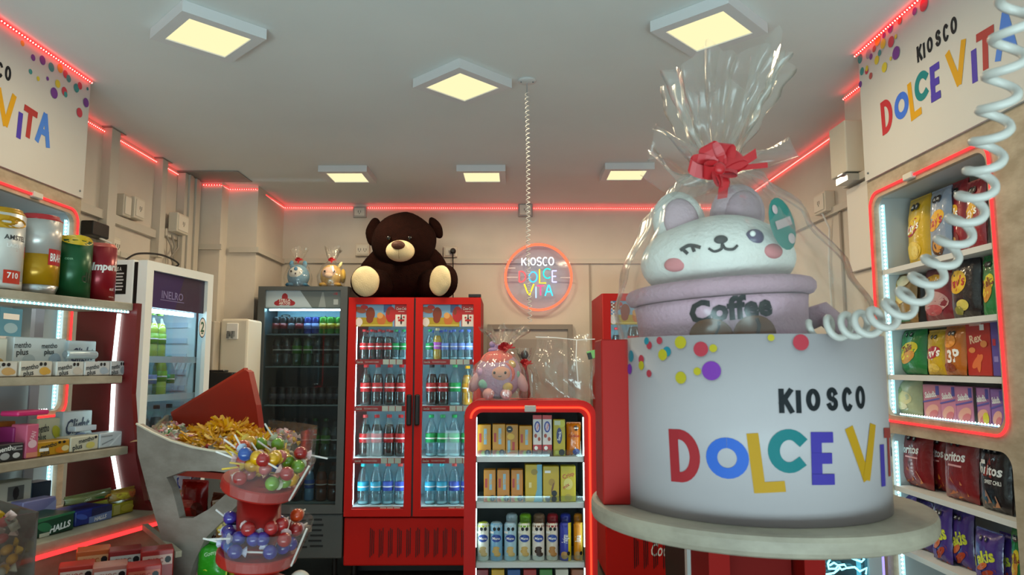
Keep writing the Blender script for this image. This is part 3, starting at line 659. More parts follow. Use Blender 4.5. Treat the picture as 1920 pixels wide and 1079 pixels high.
row(T, ['dark', 'dark', 'darkgreen', 'darkgreen', 'dark', 'dark', 'dark'], .07, .59, .14, 1.501, 'g', 'second shelf of grey cooler')
for o_ in BTL.values(): pass
row(T, ['can_dark']*9, .065, .59, .13, 1.223, 'g', 'third shelf of grey cooler')
row(T, ['dark', 'dark', 'dark', 'dark', 'darkgreen', 'darkgreen', 'dark'], .065, .59, .14, .851, 'g', 'fourth shelf of grey cooler')
row(T, ['darkorange', 'darkorange', 'dark', 'blue_sport', 'darkorange', 'darkorange'], .065, .59, .14, .536, 'g', 'bottom shelf of grey cooler')

# white cooler at the left wall, door turned into the room
WC = P('e8f0f0', .35)
T = WHITEC = thing('white_cooler', 'white glass door cooler with purple header against the left wall', 'cooler', (-1.80, 3.6, 0), radians(81.5))
w, h = .607, 2.035
obj('cabinet', join(cbox(0, .04, .075, .40, .12, h, .004), box(w-.04, w, .075, .40, .12, h), box(.04, w-.04, .075, .40, h-.04, h), box(.04, w-.04, .075, .40, .12, .2)), WC, T)
obj('back_lining', box(.04, w-.04, .35, .395, .2, h-.04), P('c3dcec', .4), T)
for k in range(9): obj('lining_ridge', box(w-.048, w-.0405, .12, .34, 1.0+.09*k, 1.03+.09*k), P('cfe2ee', .4), T)
[obj('gasket', q, BLACK, T) for q in (box(.005, .03, .055, .074, .15, h-.012), box(w-.03, w-.005, .055, .074, .15, h-.012), box(.03, w-.03, .055, .074, h-.04, h-.012))]
D = frame_door(T, 'door', 0, w, .14, h-.004, .055, WC, fwt=.045, fwb=.06)
obj('glass', box(.053, w-.053, .022, .027, .2, h-.047), CLEAR('e8f0f4', .006, .35, .02, base=.03), D)
obj('header_panel', box(.054, w-.054, .026, .032, 1.80, h-.048), P('2c2050', .3), D)
mp = lambda u, v, hh: (.054+u*(w-.108), .0215-hh, 1.80+v*.187)
printed('header_print', [('r', .5, .5, 1, 1, P('33275c', .3)), ('p', [(.45, 0), (1, 0), (1, 1), (.6, 1)], P('3b3348', .3)), ('t', .40, .40, .22, .42, 'INELRO', P('7d7aa8', .4)), ('r', .40, .24, .42, .02, P('7d7aa8', .4))], mp, D, (w-.108)/.187)
printed('round_sticker', [('e', .5, .5, .5, .5, BLACK), ('e', .5, .5, .45, .45, WHT), ('t', .5, .55, .5, .5, '2', P('1c5a3c', .4), 0, 0, .04), ('r', .5, .22, .3, .06, P('1c5a3c', .4))], lambda u, v, hh: (.478+u*.07, -.0005-hh, 1.66+v*.115) , D, .6)
printed('side_sticker', [('r', .5, .5, 1, 1, BLACK), ('t', .4, .86, .13, .6, 'VUELE A', WHT)]+[('r', .45, .70-.11*q, .8-.1*(q % 2), .05, P('c8c8c8', .4)) for q in range(6)], lambda u, v, hh: (-.0008-hh, .21-u*.10, 1.86+v*.15), T, .67)
obj('light_tube', box(.06, w-.12, .04, .055, 1.775, 1.795), EM((.65, .9, 1), 28), T)
for zz in (1.53, 1.33, 1.02, .7):
    f = obj('shelf', join(*[box(.042, w-.042, .06+.028*k, .064+.028*k, zz-.006, zz) for k in range(10)]+[box(.042, w-.042, .055, .061, zz-.012, zz+.022)]), P('d5dde2', .3, metal=.4), T)
row(T, ['blue_sport', 'blue_sport', 'grapefruit', 'grapefruit'], .06, .36, .13, 1.531, 'g', 'top shelf of white cooler')
row(T, ['darkgreen', 'water', 'water', 'grapefruit', 'lime'], .06, .46, .13, 1.331, 'g', 'second shelf of white cooler')
row(T, ['dark', 'dark', 'dark', 'dark'], .06, .5, .13, 1.021, 'g', 'third shelf of white cooler')
tag(obj('power_cable', tube(bez([l2w(T, .03, .14, h+.006), l2w(T, .15, .16, h+.055), l2w(T, .34, .15, h+.075), l2w(T, .46, .13, h+.04), l2w(T, .42, .2, h+.007)], 8), .0055, 6), BLACK), 'black cable looping on top of the white cooler', 'cable')

# water dispenser and the things beside it
t = thing('water_dispenser', 'white water dispenser with small tap beside the grey beer cooler', 'dispenser', (-1.83, 4.90, 0))
obj('body', cbox(-.105, .085, 0, .28, 0, 1.82, .015), CREAM, t); obj('tap_recess', cbox(-.06, .02, -.012, .0, 1.68, 1.79, .004, 1), WHT, t)
for k in range(2): obj('tap', join(box(-.045+.03*k, -.03+.03*k, -.04, -.012, 1.70, 1.735), box(-.043+.03*k, -.032+.03*k, -.05, -.035, 1.685, 1.715)), GREY, t)
t = thing('grey_locker', 'grey beige metal locker standing behind the white cooler', 'locker', (-2.04, 4.80, 0))
obj('body', cbox(-.07, .105, 0, .24, 0, 1.80, .008), P('b4ab9c', .5), t); obj('latch', box(.0, .015, -.006, .0, 1.5, 1.55), BLACK, t)
t = thing('coffee_machine', 'black machine top showing between white cooler and red fin', 'machine', (-1.86, 4.72, 0))
obj('cabinet', cbox(-.12, .11, -.01, .07, 0, 1.3, .006), GREY, t); obj('housing', cbox(-.115, .10, -.02, .065, 1.302, 1.46, .01), BLACK, t); obj('lid', cbox(-.07, .04, -.02, .06, 1.461, 1.475, .004, 1), P('1a1a1c', .3), t)

# energy drink cooler with a blue glowing logo, behind the round stand
t = ENERGY = thing('energy_drink_cooler', 'low black energy drink cooler with blue glowing bull logo under the round stand', 'cooler', (.735, 3.0, 0))
w = .785
obj('cabinet', join(box(0, .03, .04, .42, .05, 1.0), box(w-.03, w, .04, .42, .05, 1.0), box(.03, w-.03, .04, .42, .96, 1.0), box(.03, w-.03, .04, .42, .05, .1), box(.03, w-.03, .4, .42, .1, .96)), BLACK, t)
[obj('edge_trim', q, LGREY, t) for q in (box(-.002, .022, .0, .04, .04, 1.0), box(w-.05, w+.002, .0, .04, .04, 1.0))]
obj('door_glass', box(.024, w-.052, .012, .018, .06, .98), CLEAR('bcd8e0', .03, .4, .03, base=.05), t)
obj('light_bar', join(box(w-.075, w-.06, .05, .06, .1, .95), box(.40, w-.1, .36, .37, .1, .9)), EM((.25, .8, .95), 1.5), t)
obj('purple_light_bar', box(w+.002, w+.012, .0, .01, .05, 1.0), EM((.30, .25, 1), 2), t)
BL = EM((.25, .85, 1), 3)
def px(pts): return [Vector(at_y(1120+a/3.097, 960+b/3.097, 3.0))-Vector((.735, 3.0, 0))+Vector((0, -.006, 0)) for a, b in pts]
for pl in ([(1140, 240), (1165, 238), (1170, 265), (1150, 290), (1145, 315), (1200, 290), (1240, 300)], [(1245, 235), (1245, 265), (1270, 285), (1285, 320), (1310, 325)], [(1270, 235), (1285, 270), (1300, 295), (1310, 325), (1280, 330), (1255, 305), (1225, 300), (1200, 315), (1215, 330), (1255, 320)],
           [(1395, 230), (1355, 260), (1335, 300), (1340, 330), (1380, 330), (1395, 310), (1370, 295), (1345, 310)], [(1240, 330), (1270, 355), (1320, 363), (1370, 355), (1400, 330)], [(1410, 230), (1440, 255), (1490, 275), (1530, 290), (1545, 275), (1525, 250), (1550, 235)], [(1395, 310), (1430, 305), (1445, 325), (1415, 335), (1400, 320)], [(1445, 325), (1490, 320), (1520, 345), (1560, 325), (1555, 362)], [(1390, 245), (1405, 255), (1395, 265)]):
    obj('logo_tube', tube(px(pl), .0042, 6), BL, t)
# ------------------------------------------------------------------ packs
def carton(name, label, loc, rz, w, d, h, body, specs, group=None, cat='box', lid=None, tilt=0, asp=None):
    o = obj(name, cbox(-w/2, w/2, 0, d, 0, h, min(.0022, h*.08), 1), body)
    tag(o, label, cat, group); o.location = loc; o.rotation_euler = (tilt, 0, rz)
    if specs: printed('front_print', specs, lambda u, v, hh: (-w/2+u*w, -hh, v*h), o, w/h)
    return o
OCT = P('17171a', .45)
def octs(n, u0, v, s, asp, du=None):
    out = []
    for i in range(n):
        u = u0+i*(du or .14); out += [('o', u, v, s/asp, s, OCT), ('r', u, v+s*.15, s*.9/asp, s*.18, WHT), ('r', u, v-s*.2, s*.9/asp, s*.18, WHT)]
    return out
BAGN = 8
def bag_shape(w, h, t, seed=0, n=12, mrows=14):
    r = random.Random(seed); V = []; Fc = []; ph = r.uniform(0, 6)
    def thk(u, v):
        e = max(0, 1-(2*v-1)**6)**.8*max(0, 1-abs(2*u-1)**3.0)**.7
        return t*e*(.62+.38*sin(pi*min(1, max(0, (1-v)*.75+.12))))+.0012
    def pos(u, v, side):
        pinch = 1-.05*sin(pi*v)
        x = (u-.5)*w*pinch; z = v*h; y = side*thk(u, v)+.0025*sin(9*u*pi+ph)*(1 if v < .08 or v > .92 else .25)
        wr = .0016*sin(23*u+11*v+ph)*sin(17*v-7*u)*(1 if .05 < v < .95 else 0)
        return (x, y+side*wr, z)
    for side in (-1, 1):
        o = len(V)
        for j in range(mrows+1):
            for i in range(n+1): V.append(pos(i/n, j/mrows, side))
        for j in range(mrows):
            for i in range(n): a = o+j*(n+1)+i; Fc.append((a, a+1, a+n+2, a+n+1))
    return (V, Fc), (lambda u, v, hh: (lambda p: (p[0], p[1]-hh, p[2]))(pos(min(1, max(0, u)), min(1, max(0, v)), -1)))
def bag(label, loc, rz, w, h, t, col, specs, group, seed=0, lean=0, roll=0, name='snack_bag', seal=None):
    vf, mp = bag_shape(w, h, t, seed); m = P(col, .28, bump=(30, .35), coat=.35)
    o = obj(name, vf, m, smooth=True); tag(o, label, 'bag', group); o.location = loc; o.rotation_euler = (lean, roll, rz)
    if specs: printed('front_print', specs, mp, o, w/h, .0011)
    V = [(x, y*1.0, z) for x, y, z in [(-w*.49, 0, h*.955), (w*.49, 0, h*.955), (w*.49, 0, h+.004), (-w*.49, 0, h+.004)]]
    obj('top_seal', box(-w*.485, w*.485, -.0016, .0016, h*.965, h+.005), m if not seal else P(seal, .3), o)
    return o

# ------------------------------------------------------------------ central red stand with biscuits
T = STAND = thing('biscuit_stand', 'red rounded display stand outlined in red light, holding biscuit packs', 'stand', (.115, 3.4, 0))
x0, x1, h = -.306, .306, 1.34
n = 8
outer = rrect(x0, x1, .0, h, .07, n, (0, 0, 1, 1)); inner = rrect(-.252, .252, .06, 1.285, .03, n, (0, 0, 1, 1))
obj('front_frame', prism(outer, 0, .03, [inner]), REDP, T)
o = obj('casing', prism(rrect(x0+.004, x1-.004, .0, h-.004, .068, n, (0, 0, 1, 1)), .031, .36, [rrect(-.262, .262, .05, 1.295, .03, n, (0, 0, 1, 1))]), RED, T)
obj('back_panel', box(-.262, .262, .34, .355, .05, 1.295), P('5a6462', .5), T)
[obj('inner_lining', q, P('7d8884', .5), T) for q in (box(-.262, -.2525, .031, .34, .06, 1.28), box(.2525, .262, .031, .34, .06, 1.28))]
path = [(a, -.006, b) for a, b in rrect(-.276, .276, .01, 1.308, .05, n, (0, 0, 1, 1))]
obj('red_light_tube', tube(path, .0048, 6, closed=False), EM((1, .05, .02), 2.4), T)
obj('tube_clip', cbox(-.027, .027, -.016, -.0005, 1.288, 1.318, .003, 1), P('b3b0ac', .5), T)
for zz in (1.078, .868, .600): 
    s = obj('shelf', box(-.25, .25, .035, .338, zz-.024, zz), P('c6cdcc', .35), T)
    obj('shelf_guard', box(-.25, .25, .036, .038, zz+.0005, zz+.03), CLEAR('eef6f6', .02, .35, .03), s)
    for sg in (-1, 1): obj('light_strip', box(sg*.2505-.002, sg*.2505+.002, .036, .046, zz-.2 if zz > .7 else zz-.24, zz-.028), EM((.75, 1, .97), 7), T)
for sg in (-1, 1): obj('light_strip', box(sg*.2505-.002, sg*.2505+.002, .036, .046, 1.082, 1.26), EM((.75, 1, .97), 7), T)
YB, YD, OR_ = 'd9a40a', 'c48a06', 'd3700f'
def biscuit(kind, asp):
    w = P('f0ead8', .4); rd = P('b5281c', .4); bl = P('8fb9cc', .4); gr = P('7fae3a', .4)
    base = dict(a=[('r', .58, .62, .22, .5, bl), ('t', .58, .62, .10, .4, 'bon', P('d8a010', .4), 0, 1.57), ('r', .2, .58, .18, .28, rd), ('r', .5, .08, 1, .16, P('cc6a12', .4)), ('e', .25, .1, .2, .09, P('b04818', .4)), ('e', .45, .09, .18, .08, P('96a034', .4))]+[('o', .74, .11, .10/asp, .10, OCT), ('r', .74, .11, .02, .11, WHT)],
                b=[('o', .3, .85, .11/asp, .11, OCT), ('r', .3, .85, .2, .03, WHT), ('r', .25, .3, .22, .4, bl), ('r', .62, .32, .2, .26, rd), ('e', .5, .05, .4, .09, OR_ and P('cc6a12', .4)), ('e', .4, .62, .3, .10, P('dcb02a', .4))])[kind]
    return base
FR = 'biscuit boxes on the top shelf of the red stand'; G2 = 'biscuit boxes on the middle shelf of the red stand'
def stand_item(p0, p1, ptop, zz, y=3.455, d=.06):
    a = at_y(p0, 800, y); b = at_y(p1, 800, y); t_ = at_y((p0+p1)/2, ptop, y); return (a.x+b.x)/2, (b.x-a.x)*.96, t_.z-zz
for i, (p0, p1, pt, k, lab) in enumerate(((895, 921, 797, 'a', 'first from left'), (923, 948, 796, 'a', 'second from left'), (948, 972, 797, 'b', 'third from left, octagon at top'), (973, 998, 799, 'a', 'fourth from left'))):
    cx, w, hh = stand_item(p0, p1, pt, 1.078)
    carton('biscuit_box', 'yellow biscuit box on top shelf of red stand, '+lab, (cx, 3.455, 1.0785), 0, w, .06, hh, P('c98d05' if k == 'a' else 'bf8206', .4), biscuit(k, w/hh), FR)
for i, (p0, p1, pt) in enumerate(((999, 1016, 780), (1017, 1035, 780))):
    cx, w, hh = stand_item(p0, p1, pt, 1.078); A_ = w/hh
    carton('biscuit_box', 'tall white and red box on top shelf of red stand, %s of the pair' % ('left' if i == 0 else 'right'), (cx, 3.455, 1.0785), 0, w, .05, hh, P('ddd8d6', .4), [('r', .5, .96, 1, .1, P('c5282c', .4)), ('e', .5, .72, .34, .14, P('3c4aa0', .4)), ('e', .5, .72, .2, .1, P('d8c8d0', .4)), ('t', .5, .72, .05, .6, 'Cereal', P('c5282c', .4), 0, 1.2), ('e', .3, .5, .16, .05, P('a8432c', .4)), ('e', .7, .42, .16, .05, P('a8432c', .4)), ('r', .5, .2, 1, .16, P('b52028', .4)), ('r', .5, .06, 1, .12, P('4a2020', .4)), ('e', .35, .2, .2, .05, WHT), ('e', .7, .12, .2, .05, P('8c5a3a', .4))], FR)
cx, w, hh = stand_item(1037, 1060, 787, 1.078)
carton('biscuit_box', 'yellow green snack box with dark blue word on top shelf of red stand', (cx, 3.455, 1.0785), 0, w, .05, hh, P('b7a613', .4), [('e', .7, .88, .3, .1, P('c8c63a', .4)), ('r', .35, .9, .5, .12, P('c8d0b0', .4)), ('e', .5, .55, .24, .22, P('28346c', .4)), ('t', .5, .55, .08, .9, 'Snack', WHT, 0, 1.4), ('o', .7, .1, .09/(w/hh), .09, OCT), ('r', .3, .1, .3, .1, P('d8cf50', .4))], FR)
cx, w, hh = stand_item(1062, 1091, 795, 1.078)
bag('orange cookie bag on top shelf of red stand, last on the right', (cx, 3.485, 1.0785), 0, w, hh, .02, 'cc6c0d', [('o', .65, .85, .2, .08, OCT), ('r', .65, .85, .3, .03, WHT), ('t', .5, .62, .09, .8, 'Cookies', P('b02018', .4)), ('p', [(.2, 0), (1, 0), (1, .45), (.55, .25)], WHT), ('e', .65, .12, .25, .1, P('3a4a90', .4))], FR, 3)
for i, (p0, p1, pt, c, lab) in enumerate(((907, 930, 882, 'c9850a', 'first from left'), (932, 956, 882, 'c98208', 'second from left'), (958, 981, 882, 'c97f08', 'third from left'))):
    cx, w, hh = stand_item(p0, p1, pt, .868)
    carton('biscuit_box', 'small amber biscuit box on middle shelf of red stand, '+lab, (cx, 3.46, .8685), 0, w, .06, hh, P(c, .4), biscuit('a', w/hh), G2)
cx, w, hh = stand_item(984, 1016, 872, .868)
carton('biscuit_box', 'tall yellow box with light blue side band on middle shelf of red stand', (cx, 3.455, .8685), .03, w, .06, hh, P('c9ac0c', .4), [('r', .86, .5, .3, 1, P('6fb0c8', .4)), ('e', .55, .8, .2, .08, P('96801c', .4)), ('r', .3, .45, .16, .14, P('e6d890', .4)), ('p', [(.5, 0), (.7, 0), (.75, .4)], P('6fb0c8', .4))], G2)
for p0, p1, c, lab, col2 in ((1017, 1048, 'c0a50d', 'yellow bag-box with white tag and three black octagons on middle shelf of stand', 1), (1050, 1079, 'c8b614', 'yellow box with red diagonal word on middle shelf of red stand', 2)):
    cx, w, hh = stand_item(p0, p1, 875, .868); A_ = w/hh
    carton('biscuit_box', lab, (cx, 3.455, .8685), -.02, w, .06, hh, P(c, .4), ([('r', .3, .84, .36, .07, WHT), ('e', .55, .55, .2, .1, P('a5851a', .4)), ('e', .6, .4, .16, .05, P('7a4a1c', .4), 1)]+[('o', u, v, .085/A_, .085, OCT) for u, v in ((.3, .08), (.68, .08), (.7, .24))]) if col2 == 1 else [('t', .5, .75, .12, .8, 'Crisp', P('b8301c', .4), 0, .35), ('e', .5, .5, .3, .16, P('d8ce70', .4)), ('e', .5, .12, .25, .1, P('b5a040', .4)), ('t', .35, .45, .1, .5, 'mix', P('b8301c', .4), 0, .6)], G2)
TG = 'cookie tubes on the lower shelf of the red stand'
def cookie_tube(cx, y, zz, r, h, cols, lab, topc, pat):
    o = obj('cookie_tube', lathe([(r*.9, 0), (r, .006), (r, h*.94), (r*.8, h*.985), (r*.3, h)], 16), P(cols[0], .35, coat=.3), smooth=True)
    tag(o, lab, 'cookie pack', TG); o.location = (cx, y, zz)
    obj('crimped_top', lathe([(r*1.01, h*.88), (r*1.02, h*.93), (r*.78, h*.99), (r*.4, h*1.005)], 12), P(topc, .35, coat=.3), o)
    mp = lambda u, v, hh: ((r+hh*1.5)*sin((u-.5)*2.4), -(r+hh*1.5)*cos((u-.5)*2.4), v*h)
    printed('front_print', pat, mp, o, 2.4*r/h, .0008); return o
DK = P('2a4aa0', .4)
for i, (p0, p1, base, top, c2, word, lab) in enumerate(((895, 918, 'e4e6dc', 'c5cf3a', 'c8b078', 'Mana', 'white cookie tube with lime top, first on lower shelf of stand'), (919, 943, '7fb4d6', 'b9cdd8', 'c9a860', 'Mana', 'light blue cookie tube on lower shelf of stand, darker of two'), (945, 969, 'a9cfe2', 'b9cdd8', 'cdb070', 'Mana', 'pale blue and white cookie tube third on lower shelf of stand'), (971, 995, 'dfe2d2', '7fb828', 'caa860', 'Mana', 'white cookie tube with bright green top on lower shelf of stand'),
            (997, 1021, 'e2ded8', '8a6a50', '3a2418', 'Mana', 'white cookie tube with brown swirl on lower shelf of stand'), (1023, 1046, 'd8cfc0', 'a02028', 'b07a3c', 'Mana', 'cream cookie tube with dark red top on lower shelf of stand'), (1048, 1070, '3540a8', '2c3898', 'c9b31c', 'Frutigran', 'blue cookie tube with yellow edge on lower shelf of stand'), (1074, 1092, 'cf8410', 'c97a0c', 'e0b040', 'Rumba', 'orange cookie tube at right end of lower shelf of stand'))):
    cx, w, hh = stand_item(p0, p1, 980, .600)
    pat = [('o', .38, .84, .11, .05, OCT), ('o', .66, .84, .11, .05, OCT), ('e', .5, .60, .34, .10, DK), ('t', .5, .6, .07, .55, word, WHT, .1), ('e', .46, .26, .22, .06, P(c2, .5)), ('e', .58, .18, .22, .06, P(c2, .5)), ('e', .5, .34, .2, .05, P(c2, .5)), ('r', .2, .75, .3, .06, WHT)]
    if word in ('Frutigran', 'Rumba'): pat = [('r', .85, .5, .35, 1, P(c2, .4)), ('t', .42, .58, .16, .6, word, WHT, 0, 1.5), ('e', .4, .15, .26, .1, P('b58a50', .4)), ('o', .7, .2, .13, .055, OCT)]
    cookie_tube(cx, 3.48, .6005, w/2, hh*.98, (base,), lab, top, pat)
    if i not in (0, 1): cookie_tube(cx+.008, 3.56, .6005, w/2*.96, hh+.02, (top,), 'second-row cookie tube standing behind the '+('third, pale blue one', 'fourth, green topped one', 'fifth, brown swirl one', 'sixth, dark red topped one', 'blue one', 'orange one')[i-2]+' on stand', top, [])
for k in range(7):
    q = carton('cookie_pack', 'pack on the lowest shelf of red stand, number hidden mostly below frame', (-.11+.075*k, 3.5, .31), 0, .06, .1, .24, P(['7a1c24', 'd0a020', '2c5a9a', 'b5302a', '4a8a3a', 'c8c0b0', '8a4a2a'][k], .4), [], 'packs on the lowest shelf of the red stand')
    q['label'] = '%s biscuit pack on the lowest shelf of the red stand' % ('dark red', 'yellow', 'blue', 'bright red', 'green', 'cream', 'brown')[k]
obj('shelf', box(-.25, .25, .035, .338, .29, .309), P('c6cdcc', .35), STAND)

# ------------------------------------------------------------------ cellophane and bows
CELLO = CLEAR('fdfdfb', .04, .62, .2, bump=(16, 1.0), base=.03, bodycol='f4f2ee', power=2.2)
CELL2 = CLEAR('fdfdfb', .05, .55, .10, bump=(30, .9), base=.06, bodycol='f4f2ee', power=2.2)
def cello(parent, prof, n=80, seed=0, name='cellophane', mat=None, sub=5, ragged=0):
    """prof rows: z, radius, centre x, centre y, pleat depth"""
    r = random.Random(seed); rows = []
    for a, b in zip(prof, prof[1:]):
        for i in range(sub): t = i/sub; t2 = t*t*(3-2*t); rows.append([x+(y-x)*(t if k == 0 else t2) for k, (x, y) in enumerate(zip(a, b))])
    rows.append(list(prof[-1]))
    ks = [(r.choice((7, 9, 11)), r.uniform(0, 6), .5), (r.choice((13, 16)), r.uniform(0, 6), .35), (r.choice((19, 23, 27)), r.uniform(0, 6), .28), (r.choice((3, 4)), r.uniform(0, 6), .4)]
    V = []; Fc = []
    for j, (z, rad, cx, cy, pl) in enumerate(rows):
        for i in range(n):
            a = 2*pi*i/n; f = 1+pl*sum(w*sin(k*a+p+.9*sin(z*9)) for k, p, w in ks)
            zz = z+(ragged*sum(w*sin(k*a+p*2) for k, p, w in ks[:1]+ks[3:]) if j >= len(rows)-sub else 0)*(1-(len(rows)-1-j)/sub)
            V.append((cx+rad*f*cos(a), cy+rad*f*sin(a), zz))
    m = len(rows)
    for j in range(m-1):
        for i in range(n): k = (i+1) % n; Fc.append((j*n+i, j*n+k, (j+1)*n+k, (j+1)*n+i))
    return obj(name, (V, Fc), mat or CELLO, parent, smooth=True, fix=False)
BOW = P('b00d18', .4, sheen=.2)
def bow(parent, x, y, z, s, tails=True, seed=1):
    r = random.Random(seed); parts = []
    def loop(dx, dz, w, ang):
        path = []
        for i in range(13):
            t = 2*pi*i/12; a = (1-cos(t))/2; b = sin(t)*.33
            px_ = a*dx-b*dz*.6; pz_ = a*dz+b*dx*.6; path.append((x+px_*s, y-.25*s*a*ang, z+pz_*s))
        parts.append(ribbon(path, (-dz, .45, dx), w*s*.9))
    loop(-.9, .15, .45, .3); loop(-.35, .75, .5, .4); loop(.25, .8, .5, .2); loop(.75, .35, .5, .5); loop(.1, -.6, .5, .6); loop(-.5, -.1, .5, .8); loop(.5, -.15, .45, .9)
    b = obj('bow', parts and join(*parts), BOW, parent, fix=False)
    parts = [ribbon([(x, y-.05*s, z), (x+.6*s, y-.2*s, z+.12*s), (x+1.1*s, y-.2*s, z+.45*s)], (0, .25, 1), .34*s), ribbon([(x, y-.05*s, z-.02*s), (x+.8*s, y-.2*s, z+.02*s), (x+1.45*s, y-.15*s, z+.1*s)], (0, .2, 1), .18*s), ribbon([(x, y, z), (x+.1*s, y-.2*s, z-.45*s), (x+.02*s, y-.22*s, z-.95*s)], (1, .1, .2), .32*s)]
    obj('bow_tail', join(*parts), BOW, parent, fix=False)
    obj('bow_knot', ell(x, y-.1*s, z, .2*s, .14*s, .2*s, 10, 7), BOW, parent, smooth=True)
    return b

# ------------------------------------------------------------------ big teddy bear on the cola cooler
FUR = P('1d0a06', .95, noise=(30, .25), bump=(160, .9), spec=.1); PAD = P('cfc09a', .8, noise=(8, .06), bump=(120, .3))
TB = thing('teddy_bear', 'huge dark brown teddy bear with cream muzzle sitting on the red cooler', 'teddy bear', (-.775, 5.5, 2.012))
Ro = lambda x, y, z: Matrix.Rotation(z, 3, 'Z') @ Matrix.Rotation(y, 3, 'Y') @ Matrix.Rotation(x, 3, 'X')
def fuzz(vf, amp, sc, seed=0):
    return [(x+amp*sin(sc*y+seed)*sin(sc*z), y+amp*sin(sc*z+2+seed)*sin(sc*x), z+amp*sin(sc*x+4)*sin(sc*y+seed)) for x, y, z in vf[0]], vf[1]
obj('body', fuzz(ell(0, .02, .20, .27, .20, .215, 28, 18), .008, 26), FUR, TB, smooth=True)
obj('shoulders', fuzz(ell(.0, .0, .33, .21, .15, .12, 24, 14), .006, 24), FUR, TB, smooth=True)
obj('head', fuzz(ell(.0, -.07, .430, .245, .21, .225, 30, 20, Ro(.25, 0, 0)), .007, 22), FUR, TB, smooth=True)
obj('ear', fuzz(ell(-.245, -.02, .52, .055, .05, .112, 18, 12, Ro(0, .16, 0)), .004, 40), FUR, TB, smooth=True)
obj('ear', fuzz(ell(.235, -.02, .55, .045, .05, .09, 18, 12, Ro(0, -.5, 0)), .004, 40), FUR, TB, smooth=True)
obj('muzzle', ell(.0, -.262, .330, .106, .07, .080, 24, 14, Ro(.2, 0, 0)), PAD, TB, smooth=True)
obj('nose', ell(-.006, -.330, .362, .05, .024, .034, 16, 10, Ro(.2, 0, 0)), P('4a2412', .6, bump=(90, .4)), TB, smooth=True)
obj('mouth_seam', tube([(0, -.336, .328), (.001, -.335, .305), (0, -.328, .28), (0, -.314, .265)], .0022, 5), P('8a7a58', .8), TB)
for sx in (-.085, .07): obj('eye', ell(sx, -.274, .425, .017, .012, .017, 12, 8), P('0a0808', .12), TB, smooth=True)
for sx, pxl in ((-1, (684, 528)), (1, (834, 527))):
    c = at_y(*pxl, 5.19)-Vector((-.775, 5.5, 2.012)); yaw = .12 if sx < 0 else -.55
    legv = (c-Vector((sx*.12, .05, .09))); mid = (c+Vector((sx*.12, .05, .09)))/2; q = legv.to_track_quat('Z', 'Y').to_matrix()
    L = obj('leg', fuzz(ell(mid.x, mid.y, mid.z+.005, .112 if sx < 0 else .105, .115, .215, 22, 16, q), .005, 30), FUR, TB, smooth=True)
    fo = obj('foot', fuzz(ell(c.x, c.y+.05, c.z, .112 if sx < 0 else .103, .065, .124, 24, 16, Ro(0, .12*sx, yaw)), .004, 34), FUR, TB, smooth=True)
    sole = ell(c.x+(-.034 if sx > 0 else .006), c.y+(-.004 if sx < 0 else -.004), c.z, .1 if sx < 0 else .094, .034, .112, 26, 14, Ro(0, .12*sx, yaw))
    obj('sole_pad', fuzz(sole, .002, 60), PAD, TB, smooth=True, label='cream sole pad with stitched rim')
    ah = Vector((sx*.30, -.03, .17)); ar = Vector((sx*.17, 0, .36)); md = (ah+ar)/2
    obj('arm', fuzz(ell(md.x, md.y, md.z, .075, .08, .17, 18, 12, (ah-ar).to_track_quat('Z', 'Y').to_matrix()), .005, 30), FUR, TB, smooth=True)

# small plush toys in bags on the grey cooler
def mini_plush(px_, Y, body, face, label, kind):
    p = at_y(px_, 535, Y); t = thing('small_plush', label, 'plush toy', (p.x, Y, 2.081), .12)
    B = P(body, .85, bump=(150, .5)); Fm = P(face, .8)
    obj('body', ell(0, 0, .088, .082, .075, .088, 22, 14), B, t, smooth=True)
    [obj('paw', q, P('2f6486' if kind == 'blue' else 'b08a3a', .85), t, smooth=True) for q in (ell(-.055, -.045, .018, .03, .035, .018, 12, 8), ell(.05, -.05, .018, .03, .035, .018, 12, 8), ell(.0, .05, .02, .08, .05, .02, 12, 8))]
    obj('face', ell(-.008, -.042, .105, .056, .04, .05, 18, 12), Fm, t, smooth=True)
    for sx in (-.04, .026): obj('eye', ell(sx, -.079, .115, .0075, .005, .0085, 10, 7), BLACK, t, smooth=True)
    if kind == 'blue':
        obj('nose', ell(-.008, -.083, .098, .006, .004, .008, 8, 6), BLACK, t, smooth=True)
        for sx in (-.05, .045): obj('ear', ell(sx, -.01, .175, .018, .012, .03, 12, 8), B, t, smooth=True)
        obj('forehead_patch', ell(-.008, -.076, .133, .014, .008, .016, 10, 7), P('4d7fa3', .8), t, smooth=True)
    else:
        obj('snout', ell(-.012, -.075, .085, .03, .018, .02, 14, 9), P('d8b8a0', .8), t, smooth=True); obj('horn', ell(.062, -.01, .17, .012, .012, .03, 10, 7, Ro(0, .5, 0)), P('e8dca0', .8), t, smooth=True)
        obj('side_fin', ell(.085, .0, .09, .02, .05, .055, 12, 8), P('c8a54a', .85), t, smooth=True)
    cello(t, [(.0, .095, 0, 0, .02), (.08, .105, 0, 0, .03), (.16, .075, 0, 0, .06), (.205, .022, 0, 0, .15), (.25, .04, .005, 0, .3), (.30, .055, .01, 0, .4)], 40, 3 if kind == 'blue' else 5, mat=CELL2, sub=3, ragged=.02)
    bow(t, .0, -.03, .205, .026)
    return t
mini_plush(559, 5.36, '5f8fae', 'd5d8d6', 'small blue plush with white face in tied clear bag, on grey cooler', 'blue')
mini_plush(621, 5.36, 'c9a456', 'd9b8a8', 'small yellow plush with pink face in tied clear bag, on grey cooler', 'yellow')

